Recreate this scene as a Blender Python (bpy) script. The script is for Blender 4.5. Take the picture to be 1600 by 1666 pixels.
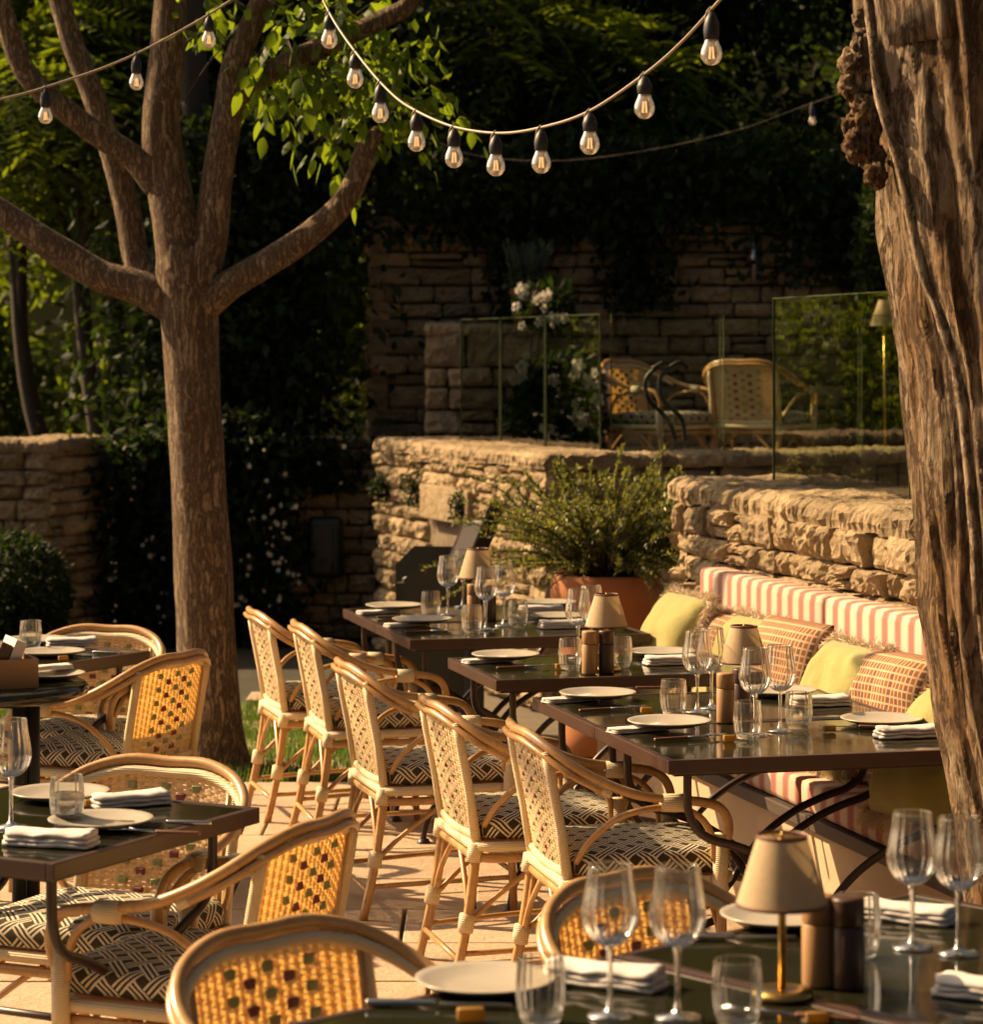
import bpy, bmesh, math, random
import numpy as np
from mathutils import Vector, Matrix, Quaternion, noise as mnoise

R = math.radians
sc = bpy.context.scene
for o in list(bpy.data.objects):
    bpy.data.objects.remove(o)
col = sc.collection

# ------------------------------------------------------------------ camera
H, TZ, FP, YH, CX = 1.77, 0.75, 4400.0, 580.0, 800.0     # eye height, table height, focal (px), horizon row
cam_d = bpy.data.cameras.new('Camera'); cam = bpy.data.objects.new('Camera', cam_d); col.objects.link(cam)
cam.location = (0, 0, H); cam.rotation_euler = (R(90), 0, 0)
cam_d.sensor_fit = 'HORIZONTAL'; cam_d.sensor_width = 36.0; cam_d.lens = FP / 1600 * 36
cam_d.shift_y = -(833 - YH) / 1600
cam_d.clip_start = 0.1; cam_d.clip_end = 500
cam_d.dof.use_dof = True; cam_d.dof.focus_distance = 7.4; cam_d.dof.aperture_fstop = 6.3
sc.camera = cam

# ------------------------------------------------------------------ light
SUN_EL, SUN_AZ = R(36), R(-66)                            # azimuth measured from +Y, negative = to -X
to_sun = Vector((math.sin(SUN_AZ) * math.cos(SUN_EL), math.cos(SUN_AZ) * math.cos(SUN_EL), math.sin(SUN_EL)))
w = bpy.data.worlds.new('World'); sc.world = w; w.use_nodes = True
nt = w.node_tree; nt.nodes.clear()
sky = nt.nodes.new('ShaderNodeTexSky'); sky.sky_type = 'NISHITA'; sky.sun_disc = False
sky.sun_elevation = SUN_EL; sky.sun_rotation = SUN_AZ; sky.dust_density = 3.0; sky.ozone_density = 0.0; sky.air_density = 0.3
bg = nt.nodes.new('ShaderNodeBackground'); bg.inputs['Strength'].default_value = 0.09
wo = nt.nodes.new('ShaderNodeOutputWorld')
nt.links.new(sky.outputs[0], bg.inputs['Color']); nt.links.new(bg.outputs[0], wo.inputs['Surface'])
sun_d = bpy.data.lights.new('Sun', 'SUN'); sun_d.energy = 5.0; sun_d.angle = R(0.55); sun_d.color = (1.0, 0.78, 0.55)
sun = bpy.data.objects.new('Sun', sun_d); col.objects.link(sun)
sun.rotation_euler = to_sun.to_track_quat('Z', 'Y').to_euler(); sun.location = to_sun * 40
sc.view_settings.view_transform = 'Standard'; sc.view_settings.look = 'None'
sc.view_settings.exposure = 0.95; sc.view_settings.gamma = 1.0; sc.view_settings.use_curve_mapping = False
sc.view_settings.use_white_balance = True; sc.view_settings.white_balance_temperature = 8600
sc.cycles.use_denoising = True
sc.cycles.max_bounces = 12; sc.cycles.transparent_max_bounces = 32; sc.cycles.transmission_bounces = 10
sc.cycles.sample_clamp_indirect = 6.0; sc.cycles.caustics_reflective = False; sc.cycles.caustics_refractive = False
sc.cycles.blur_glossy = 0.5

# ------------------------------------------------------------------ pixel helpers
def P(x, y, z=TZ):
    s = (y - YH) / (H - z)
    return Vector(((x - CX) / s, FP / s, z))
def D(x, y, Y):
    s = FP / Y
    return Vector(((x - CX) / s, Y, H - (y - YH) / s))

ROW = R(14.3)
UU = Vector((-math.sin(ROW), math.cos(ROW), 0)); VV = Vector((math.cos(ROW), math.sin(ROW), 0))
B0 = P(1088, 1237.5); B0.z = 0
def RV(t, v, z=0.0):
    return B0 + UU * t + VV * v + Vector((0, 0, z))
def t_at(x, v):
    k = (x - CX) / FP
    p = B0 + VV * v
    return (p.x - k * p.y) / (k * UU.y - UU.x)

# ------------------------------------------------------------------ materials
class MT:
    def __init__(s, name):
        s.m = bpy.data.materials.new(name); s.m.use_nodes = True
        s.t = s.m.node_tree; s.t.nodes.clear()
        s.out = s.t.nodes.new('ShaderNodeOutputMaterial')
    def n(s, typ, ins=None, **attrs):
        nd = s.t.nodes.new('ShaderNode' + typ)
        for k, v in attrs.items():
            setattr(nd, k, v)
        for k, v in (ins or {}).items():
            if hasattr(v, 'is_linked') or isinstance(v, bpy.types.NodeSocket):
                s.t.links.new(v, nd.inputs[k])
            else:
                nd.inputs[k].default_value = v
        return nd
    def math(s, op, a, b=0.0, c=0.0):
        return s.n('Math', {0: a, 1: b, 2: c}, operation=op).outputs[0]
    def mix(s, f, a, b, bt='MIX'):
        nd = s.n('MixRGB', {0: f, 1: a, 2: b}, blend_type=bt)
        return nd.outputs[0]
    def coords(s, kind='Object', scale=(1, 1, 1)):
        tc = s.n('TexCoord')
        mp = s.n('Mapping', {'Vector': tc.outputs[kind], 'Scale': scale})
        return mp.outputs[0]
    def done(s, sh):
        s.t.links.new(sh, s.out.inputs['Surface']); return s.m

def c4(c): return (c[0], c[1], c[2], 1.0)

def surf(name, c1, c2=None, scale=8.0, rough=0.6, bump=0.0, bscale=None, bdist=0.01, stretch=(1, 1, 1), objrand=0.0,
         island=0.0, transl=0.0, tcol=None, metal=0.0, spec=0.5, coat=0.0, detail=6.0, sheen=0.0):
    m = MT(name)
    v = m.coords('Object', stretch)
    nz = m.n('TexNoise', {'Vector': v, 'Scale': scale, 'Detail': detail, 'Roughness': 0.65})
    rmp = m.n('MapRange', {'Value': nz.outputs[0], 'From Min': 0.3, 'From Max': 0.7})
    c = m.mix(rmp.outputs[0], c4(c1), c4(c2 or c1))
    if objrand:
        oi = m.n('ObjectInfo')
        mr = m.n('MapRange', {'Value': oi.outputs['Random'], 'To Min': 1 - objrand, 'To Max': 1 + objrand})
        c = m.mix(1.0, c, mr.outputs[0], 'MULTIPLY')
    if island:
        gi = m.n('NewGeometry')
        mr = m.n('MapRange', {'Value': gi.outputs['Random Per Island'], 'To Min': 1 - island, 'To Max': 1 + island})
        c = m.mix(1.0, c, mr.outputs[0], 'MULTIPLY')
    ins = {'Base Color': c, 'Roughness': rough, 'Metallic': metal, 'Specular IOR Level': spec, 'Coat Weight': coat}
    if sheen: ins['Sheen Weight'] = sheen
    if bump:
        nb = m.n('TexNoise', {'Vector': v, 'Scale': bscale or scale * 3, 'Detail': 8.0, 'Roughness': 0.7})
        bp = m.n('Bump', {'Height': nb.outputs[0], 'Strength': bump, 'Distance': bdist})
        ins['Normal'] = bp.outputs[0]
    b = m.n('BsdfPrincipled', ins)
    sh = b.outputs[0]
    if transl:
        tr = m.n('BsdfTranslucent', {'Color': c4(tcol) if tcol else c})
        if tcol and island:
            m.t.links.new(m.mix(1.0, c4(tcol), mr.outputs[0], 'MULTIPLY'), tr.inputs['Color'])
        sh = m.n('MixShader', {0: transl, 1: sh, 2: tr.outputs[0]}).outputs[0]
    return m.done(sh)

M = {}
M['stone'] = None
def stone_mat(name, a, b, c):
    m = MT(name); v = m.coords('Object', (1, 1, 1))
    oi = m.n('ObjectInfo'); gp = m.n('NewGeometry')
    pos = gp.outputs['Position']
    n1 = m.n('TexNoise', {'Vector': pos, 'Scale': 5.0, 'Detail': 8.0, 'Roughness': 0.7})
    n2 = m.n('TexNoise', {'Vector': pos, 'Scale': 28.0, 'Detail': 8.0, 'Roughness': 0.75})
    n3 = m.n('TexVoronoi', {'Vector': pos, 'Scale': 34.0}, feature='F1')
    f1 = m.n('MapRange', {'Value': n1.outputs[0], 'From Min': .35, 'From Max': .65})
    cc = m.mix(f1.outputs[0], c4(a), c4(b))
    f2 = m.n('MapRange', {'Value': n2.outputs[0], 'From Min': .5, 'From Max': .75})
    cc = m.mix(f2.outputs[0], cc, c4(c))
    mr = m.n('MapRange', {'Value': oi.outputs['Random'], 'To Min': .68, 'To Max': 1.2})
    cc = m.mix(1.0, cc, mr.outputs[0], 'MULTIPLY')
    h = m.math('ADD', m.math('MULTIPLY', n2.outputs[0], 1.0), m.math('MULTIPLY', n1.outputs[0], 1.5))
    h = m.math('SUBTRACT', h, m.math('MULTIPLY', n3.outputs[0], 0.35))
    bp = m.n('Bump', {'Height': h, 'Strength': 1.0, 'Distance': 0.035})
    b_ = m.n('BsdfPrincipled', {'Base Color': cc, 'Roughness': .92, 'Specular IOR Level': .2, 'Normal': bp.outputs[0]})
    return m.done(b_.outputs[0])
M['stone'] = stone_mat('limestone', (.60, .455, .28), (.47, .34, .20), (.27, .185, .11))
M['mortar'] = surf('mortar', (.26, .19, .12), (.13, .095, .06), 6, .95, .8, 20, .03)
M['mortar_dark'] = surf('dark_joint', (.05, .035, .02), (.03, .02, .012), 6, .95, .8, 20, .03)
M['paver'] = surf('paving_stone', (.54, .40, .27), (.43, .30, .20), 9, .8, .9, 45, .010, objrand=.10)
M['joint'] = surf('paving_joint', (.16, .12, .08), (.1, .08, .05), 8, .95)
M['soil'] = surf('soil', (.05, .04, .025), (.03, .03, .015), 2, .95, .5, 10, .05)
M['dark_backdrop'] = surf('dark_backdrop', (.010, .014, .005), (.014, .014, .007), 1, 1.0, spec=0.0)
M['grass'] = surf('grass', (.07, .13, .02), (.10, .16, .03), 3, .7, island=.4, transl=.3, tcol=(.18, .28, .04))
M['bark'] = None
def bark_mat(name, a, b, ridge, dist, sx=(1, 1, .13), scale=38):
    m = MT(name); v = m.coords('Object', sx)
    nz = m.n('TexNoise', {'Vector': v, 'Scale': 14.0, 'Detail': 5.0})
    vv = m.n('MixRGB', {0: .10, 1: v, 2: nz.outputs[1]}, blend_type='ADD').outputs[0]
    vo = m.n('TexVoronoi', {'Vector': vv, 'Scale': scale}, feature='DISTANCE_TO_EDGE')
    f = m.n('MapRange', {'Value': vo.outputs[0], 'From Min': 0.0, 'From Max': .28})
    v2 = m.coords('Object', (1, 1, 1))
    fine = m.n('TexNoise', {'Vector': v2, 'Scale': 60.0, 'Detail': 8.0, 'Roughness': .7})
    big = m.n('TexNoise', {'Vector': v2, 'Scale': 3.0, 'Detail': 4.0})
    cc = m.mix(f.outputs[0], c4(b), c4(a))
    bf = m.n('MapRange', {'Value': big.outputs[0], 'From Min': .35, 'From Max': .7})
    cc = m.mix(bf.outputs[0], cc, m.mix(1.0, cc, (.62, .60, .60, 1), 'MULTIPLY'))
    h = m.math('ADD', f.outputs[0], m.math('MULTIPLY', fine.outputs[0], .6))
    bp = m.n('Bump', {'Height': h, 'Strength': ridge, 'Distance': dist})
    b_ = m.n('BsdfPrincipled', {'Base Color': cc, 'Roughness': .9, 'Specular IOR Level': .2, 'Normal': bp.outputs[0]})
    return m.done(b_.outputs[0])
def oldbark_mat(name, ca, cb, cd, s1, s2, zs=(.07, .22), wobble=.06, cw=.055, bd=.03):
    m = MT(name); v = m.coords('Object', (1, 1, zs[0])); v1 = m.coords('Object', (1, 1, zs[1])); v2_ = m.coords('Object', (1, 1, 1))
    wob = m.n('TexNoise', {'Vector': v2_, 'Scale': 5.0, 'Detail': 3.0})
    vv = m.n('MixRGB', {0: wobble, 1: v, 2: wob.outputs[1]}, blend_type='ADD').outputs[0]
    n1 = m.n('TexNoise', {'Vector': vv, 'Scale': s1, 'Detail': 9.0, 'Roughness': .68})
    n2 = m.n('TexNoise', {'Vector': v1, 'Scale': s2, 'Detail': 8.0, 'Roughness': .7})
    n3 = m.n('TexNoise', {'Vector': v1, 'Scale': 7.0, 'Detail': 4.0})
    rd = m.math('ABSOLUTE', m.math('SUBTRACT', n1.outputs[0], .5))
    crack = m.n('MapRange', {'Value': rd, 'From Min': 0.0, 'From Max': cw}).outputs[0]
    f3 = m.n('MapRange', {'Value': n3.outputs[0], 'From Min': .42, 'From Max': .60}).outputs[0]
    cc = m.mix(f3, c4(ca), c4(cb))
    f2 = m.n('MapRange', {'Value': n2.outputs[0], 'From Min': .42, 'From Max': .68}).outputs[0]
    cc = m.mix(f2, cc, m.mix(1.0, cc, (.45, .40, .36, 1), 'MULTIPLY'))
    cc = m.mix(crack, c4(cd), cc)
    h = m.math('ADD', m.math('MULTIPLY', crack, .8), m.math('ADD', m.math('MULTIPLY', n1.outputs[0], 2.2), m.math('MULTIPLY', n2.outputs[0], .7)))
    bp = m.n('Bump', {'Height': h, 'Strength': 1.0, 'Distance': bd})
    b_ = m.n('BsdfPrincipled', {'Base Color': cc, 'Roughness': .88, 'Specular IOR Level': .2, 'Normal': bp.outputs[0]})
    return m.done(b_.outputs[0])
M['oldbark'] = oldbark_mat('old_bark', (.56, .42, .29), (.42, .25, .13), (.10, .055, .03), 24.0, 50.0, (.10, .42), .07, .06, .055)
M['sunlit_bark'] = oldbark_mat('sunlit_ridge_bark', (.66, .52, .37), (.55, .40, .26), (.2, .12, .07), 30.0, 60.0, (.3, .5), .07, .05, .02)  # sunlight on the trunk ridge painted as a lighter bark colour
M['bark'] = oldbark_mat('grey_bark', (.60, .45, .31), (.49, .35, .22), (.16, .10, .065), 42.0, 80.0, (.12, .5), .08, .085, .03)
M['thinbark'] = surf('thin_bark', (.06, .045, .03), (.03, .025, .02), 10, .9, .6, 30, .01, stretch=(1, 1, .2))
M['leaf'] = surf('broad_leaf', (.06, .12, .014), (.08, .14, .02), 5, .5, island=.35, objrand=.3, transl=.55, tcol=(.19, .27, .02), spec=.3)
M['frond'] = surf('frond_leaf', (.022, .045, .008), (.03, .055, .010), 2, .6, island=.45, transl=.45, tcol=(.20, .27, .02), spec=.2)
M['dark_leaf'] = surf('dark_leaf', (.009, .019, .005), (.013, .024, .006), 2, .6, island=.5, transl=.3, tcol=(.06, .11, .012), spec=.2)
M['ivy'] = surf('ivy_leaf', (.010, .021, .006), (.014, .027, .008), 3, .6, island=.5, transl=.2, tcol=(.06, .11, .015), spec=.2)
M['needle'] = surf('rosemary_leaf', (.11, .115, .035), (.08, .095, .028), 6, .4, island=.5, transl=.4, tcol=(.28, .28, .05))
M['lavender'] = surf('lavender_leaf', (.05, .075, .04), (.04, .06, .03), 6, .7, island=.4, transl=.2)
M['petal'] = surf('white_petal', (.62, .57, .46), (.55, .50, .38), 20, .6, transl=.3, tcol=(.7, .66, .55))
M['terracotta'] = surf('terracotta', (.42, .15, .06), (.34, .12, .05), 6, .8, .3, 40, .004)
# rattan and weave
M['rattan'] = None
def rattan_mat():
    m = MT('honey_rattan'); v = m.coords('Object', (1, 1, 1))
    n1 = m.n('TexNoise', {'Vector': v, 'Scale': 9.0, 'Detail': 5.0})
    n2 = m.n('TexNoise', {'Vector': v, 'Scale': 55.0, 'Detail': 3.0})
    f1 = m.n('MapRange', {'Value': n1.outputs[0], 'From Min': .35, 'From Max': .65})
    cc = m.mix(f1.outputs[0], (.52, .31, .13, 1), (.42, .22, .08, 1))
    f2 = m.n('MapRange', {'Value': n2.outputs[0], 'From Min': .55, 'From Max': .75, 'To Max': .5})
    cc = m.mix(f2.outputs[0], cc, (.20, .09, .03, 1))
    b_ = m.n('BsdfPrincipled', {'Base Color': cc, 'Roughness': .33, 'Specular IOR Level': .5, 'Coat Weight': .25, 'Coat Roughness': .2})
    return m.done(b_.outputs[0])
M['rattan'] = rattan_mat()
def wrap_mat():
    m = MT('cream_binding'); v = m.coords('Object', (1, 1, 1))
    wv = m.n('TexWave', {'Vector': v, 'Scale': 62.0, 'Distortion': .4}, bands_direction='Z')
    n1 = m.n('TexNoise', {'Vector': v, 'Scale': 20.0})
    cc = m.mix(n1.outputs[0], (.76, .64, .43, 1), (.66, .52, .32, 1))
    cc = m.mix(m.n('MapRange', {'Value': wv.outputs[1], 'From Min': 0, 'From Max': .35, 'To Min': .5, 'To Max': 0}).outputs[0], cc, (.33, .22, .10, 1))
    bp = m.n('Bump', {'Height': wv.outputs[1], 'Strength': .5, 'Distance': .002})
    b_ = m.n('BsdfPrincipled', {'Base Color': cc, 'Roughness': .5, 'Normal': bp.outputs[0]})
    return m.done(b_.outputs[0])
M['wrap'] = wrap_mat()
M['weave'] = surf('cream_weave', (.76, .63, .41), (.68, .54, .32), 30, .5, transl=.40, tcol=(.74, .42, .11), island=.12)
M['green_check'] = surf('green_weave', (.33, .34, .15), (.27, .29, .11), 60, .5, transl=.2)
M['red_check'] = surf('burgundy_weave', (.25, .055, .06), (.20, .04, .045), 60, .5, transl=.2)
def lattice_mat():
    m = MT('lattice_fabric'); uvn = m.n('TexCoord')
    sp = m.n('SeparateXYZ', {0: uvn.outputs['UV']})
    k = 13.5
    a = m.math('MULTIPLY', m.math('ADD', sp.outputs[0], sp.outputs[1]), k)
    b = m.math('MULTIPLY', m.math('SUBTRACT', sp.outputs[0], sp.outputs[1]), k)
    fa, fb = m.math('FRACT', m.math('ADD', a, 50.0)), m.math('FRACT', m.math('ADD', b, 50.0))
    ina, inb = m.math('LESS_THAN', fa, .56), m.math('LESS_THAN', fb, .56)
    la = m.math('LESS_THAN', m.math('FRACT', m.math('MULTIPLY', fa, 4.8)), .48)
    lb = m.math('LESS_THAN', m.math('FRACT', m.math('MULTIPLY', fb, 4.8)), .48)
    par = m.math('MODULO', m.math('ADD', m.math('FLOOR', m.math('ADD', a, 50.0)), m.math('FLOOR', m.math('ADD', b, 50.0))), 2.0)
    ta = m.math('MULTIPLY', ina, la); tb = m.math('MULTIPLY', inb, lb)
    both = m.math('MULTIPLY', ina, inb)
    sel = m.math('ADD', m.math('MULTIPLY', par, ta), m.math('MULTIPLY', m.math('SUBTRACT', 1.0, par), tb))
    one = m.math('ADD', m.math('MULTIPLY', ta, m.math('SUBTRACT', 1.0, inb)), m.math('MULTIPLY', tb, m.math('SUBTRACT', 1.0, ina)))
    f = m.math('ADD', m.math('MULTIPLY', both, sel), one)
    nz = m.n('TexNoise', {'Vector': m.coords('Object'), 'Scale': 300.0})
    cc = m.mix(f, (.055, .045, .022, 1), (.70, .62, .48, 1))
    bp = m.n('Bump', {'Height': m.math('ADD', nz.outputs[0], m.math('MULTIPLY', f, .5)), 'Strength': .25, 'Distance': .003})
    b_ = m.n('BsdfPrincipled', {'Base Color': cc, 'Roughness': .85, 'Specular IOR Level': .2, 'Normal': bp.outputs[0]})
    return m.done(b_.outputs[0])
M['lattice'] = lattice_mat()
def stripe_mat():
    m = MT('striped_canvas'); sp = m.n('SeparateXYZ', {0: m.coords('Object')})
    fr = m.math('FRACT', m.math('ADD', m.math('MULTIPLY', sp.outputs[0], 9.4), 40.0))
    f1 = m.math('LESS_THAN', m.math('ABSOLUTE', m.math('SUBTRACT', fr, .30)), .27)
    f2 = m.math('LESS_THAN', m.math('ABSOLUTE', m.math('SUBTRACT', fr, .30)), .17)
    nz = m.n('TexNoise', {'Vector': m.coords('Object'), 'Scale': 260.0})
    cc = m.mix(f1, (.50, .40, .31, 1), (.42, .235, .19, 1))
    cc = m.mix(f2, cc, (.34, .135, .11, 1))
    big = m.n('TexNoise', {'Vector': m.coords('Object'), 'Scale': 5.0})
    bp = m.n('Bump', {'Height': m.math('ADD', m.math('MULTIPLY', nz.outputs[0], .06), big.outputs[0]), 'Strength': .3, 'Distance': .03})
    b_ = m.n('BsdfPrincipled', {'Base Color': cc, 'Roughness': .9, 'Specular IOR Level': .15, 'Normal': bp.outputs[0]})
    return m.done(b_.outputs[0])
M['stripe'] = stripe_mat()
M['yellow_cloth'] = surf('lime_linen', (.36, .32, .12), (.30, .27, .09), 6, .9, .5, 40, .008, spec=.15, sheen=.3)
M['fringe'] = surf('beige_fringe', (.72, .60, .46), (.62, .50, .36), 30, .95, island=.25, spec=.1)
def gridcloth_mat():
    m = MT('brown_grid_cloth'); uvn = m.n('TexCoord'); sp = m.n('SeparateXYZ', {0: uvn.outputs['UV']})
    fx = m.math('LESS_THAN', m.math('FRACT', m.math('MULTIPLY', sp.outputs[0], 26.0)), .28)
    fy = m.math('LESS_THAN', m.math('FRACT', m.math('MULTIPLY', sp.outputs[1], 18.0)), .26)
    f = m.math('MAXIMUM', fx, fy)
    fz = m.math('GREATER_THAN', m.math('FRACT', m.math('MULTIPLY', sp.outputs[0], 13.0)), .5)
    cc = m.mix(fz, (.30, .11, .05, 1), (.20, .09, .06, 1))
    cc = m.mix(f, cc, (.50, .36, .22, 1))
    bp = m.n('Bump', {'Height': f, 'Strength': .5, 'Distance': .003})
    b_ = m.n('BsdfPrincipled', {'Base Color': cc, 'Roughness': .9, 'Specular IOR Level': .15, 'Normal': bp.outputs[0]})
    return m.done(b_.outputs[0])
M['gridcloth'] = gridcloth_mat()
M['table_metal'] = surf('brown_painted_metal', (.055, .026, .017), (.042, .02, .013), 12, .38, .08, 80, .002)
M['leg_metal'] = surf('dark_iron', (.035, .018, .013), (.025, .013, .01), 12, .4, .1, 60, .002)
def tabletop_mat():
    m = MT('dark_enamel'); v = m.coords('Object')
    n1 = m.n('TexNoise', {'Vector': v, 'Scale': 7.0, 'Detail': 6.0})
    n2 = m.n('TexNoise', {'Vector': v, 'Scale': 140.0, 'Detail': 3.0})
    cc = m.mix(n1.outputs[0], (.012, .013, .006, 1), (.022, .020, .010, 1))
    rg = m.n('MapRange', {'Value': n1.outputs[0], 'From Min': .3, 'From Max': .7, 'To Min': .05, 'To Max': .13})
    bp = m.n('Bump', {'Height': m.math('ADD', m.math('MULTIPLY', n2.outputs[0], .05), n1.outputs[0]), 'Strength': .05, 'Distance': .01})
    b_ = m.n('BsdfPrincipled', {'Base Color': cc, 'Roughness': rg.outputs[0], 'Specular IOR Level': .5, 'Normal': bp.outputs[0]})
    return m.done(b_.outputs[0])
M['tabletop'] = tabletop_mat()
M['china'] = surf('cream_stoneware', (.46, .41, .33), (.40, .35, .28), 14, .28, .05, 60, .002)
M['linen'] = surf('white_linen', (.72, .67, .62), (.66, .61, .57), 20, .9, .4, 160, .003, spec=.15)
M['steel'] = surf('brushed_steel', (.55, .54, .52), (.5, .49, .47), 40, .25, metal=1.0)
M['brass'] = surf('brass', (.55, .36, .13), (.48, .30, .1), 30, .28, metal=1.0)
M['handle'] = surf('brown_handle', (.16, .06, .03), (.11, .04, .02), 60, .4)
M['oak'] = surf('light_oak', (.38, .21, .09), (.30, .16, .065), 14, .45, .2, 60, .003, stretch=(1, 1, .1))
M['walnut'] = surf('dark_walnut', (.07, .03, .018), (.05, .022, .012), 14, .4, .2, 60, .003, stretch=(1, 1, .1))
M['shade'] = surf('linen_shade', (.50, .37, .23), (.44, .32, .19), 60, .85, .15, 200, .002, transl=.14, tcol=(.75, .52, .27))
M['shade_trim'] = surf('brown_trim', (.17, .06, .035), (.13, .05, .03), 30, .6)
M['black'] = surf('black_plastic', (.012, .011, .010), (.016, .014, .012), 10, .5)
M['greenpaint'] = surf('olive_paint', (.025, .024, .012), (.018, .018, .01), 5, .5, .2, 40, .003)
M['greenbox'] = surf('bottle_green_plastic', (.008, .018, .014), (.010, .02, .016), 6, .35)
M['plaster'] = surf('beige_plaster', (.52, .38, .25), (.44, .32, .21), 5, .85, .4, 50, .006)
M['darkwood'] = surf('weathered_plank', (.075, .05, .035), (.045, .03, .02), 9, .6, .5, 40, .006, stretch=(.2, 1, 1))
M['paleboard'] = surf('pale_painted_board', (.42, .40, .36), (.34, .32, .28), 8, .7, .3, 50, .004, stretch=(1, 1, .2))
M['paper'] = surf('paper', (.62, .58, .52), (.55, .5, .45), 20, .7)
M['photo'] = surf('printed_cover', (.10, .14, .22), (.35, .22, .12), 9, .35)
M['cable'] = surf('cable', (.30, .24, .17), (.24, .19, .13), 30, .5)
M['amber'] = surf('amber_block', (.36, .21, .06), (.30, .17, .05), 30, .2, transl=.3, tcol=(.8, .5, .1))
def thin_glass(name, tint, rough=0.0, bump=0.0, refl=1.0, haze=0.0):
    m = MT(name)
    fr = m.n('Fresnel', {'IOR': 1.5})
    lw = m.math('MINIMUM', m.math('MULTIPLY', fr.outputs[0], 2.0 * refl), 1.0)
    tr = m.n('BsdfTransparent', {'Color': c4(tint)})
    gl = m.n('BsdfGlossy', {'Color': (1, .95, .88, 1), 'Roughness': rough})  # reflections warmed in the colour to offset the bluish sky
    if bump:
        nz = m.n('TexNoise', {'Vector': m.coords('Object'), 'Scale': 8.0})
        bp = m.n('Bump', {'Height': nz.outputs[0], 'Strength': bump, 'Distance': .01}); m.t.links.new(bp.outputs[0], gl.inputs['Normal'])
    sh = m.n('MixShader', {0: lw, 1: tr.outputs[0], 2: gl.outputs[0]}).outputs[0]
    if haze:  # mixes milky white diffuse and translucent into the glass
        di = m.n('MixShader', {0: .5, 1: m.n('BsdfDiffuse', {'Color': (.8, .78, .74, 1)}).outputs[0], 2: m.n('BsdfTranslucent', {'Color': (.8, .78, .74, 1)}).outputs[0]}).outputs[0]
        sh = m.n('MixShader', {0: haze, 1: sh, 2: di}).outputs[0]
    return m.done(sh)
M['bulb_glass'] = thin_glass('bulb_glass', (.95, .94, .92), .05, refl=2.6, haze=.17)
M['thin_glass'] = thin_glass('clear_thin_glass', (.94, .93, .90), .035, refl=1.2, haze=.02)
M['rail_glass'] = thin_glass('green_rail_glass', (.74, .80, .68), .0, .02, .8)
def solid_glass(name, tint):
    m = MT(name)
    g = m.n('BsdfGlass', {'Color': c4(tint), 'Roughness': 0.10, 'IOR': 1.5})
    t = m.n('BsdfTransparent', {'Color': c4(tint)})
    return m.done(m.n('MixShader', {0: .35, 1: g.outputs[0], 2: t.outputs[0]}).outputs[0])
M['glass'] = solid_glass('clear_solid_glass', (.98, .96, .91))  # warm tint counters the blue of the reflected sky
def water_mat():
    m = MT('water_fill')
    g = m.n('BsdfGlass', {'Color': (.97, .98, .97, 1), 'Roughness': 0.0, 'IOR': 1.33})
    t = m.n('BsdfTransparent', {'Color': (.97, .98, .97, 1)})
    return m.done(m.n('MixShader', {0: .4, 1: g.outputs[0], 2: t.outputs[0]}).outputs[0])
M['water'] = water_mat()
M['glass_edge'] = surf('green_glass_edge', (.07, .09, .05), (.06, .08, .04), 10, .2)
def emit(name, c, s):
    m = MT(name); return m.done(m.n('Emission', {'Color': c4(c), 'Strength': s}).outputs[0])
M['filament'] = emit('filament', (1.0, .55, .25), .9)

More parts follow.
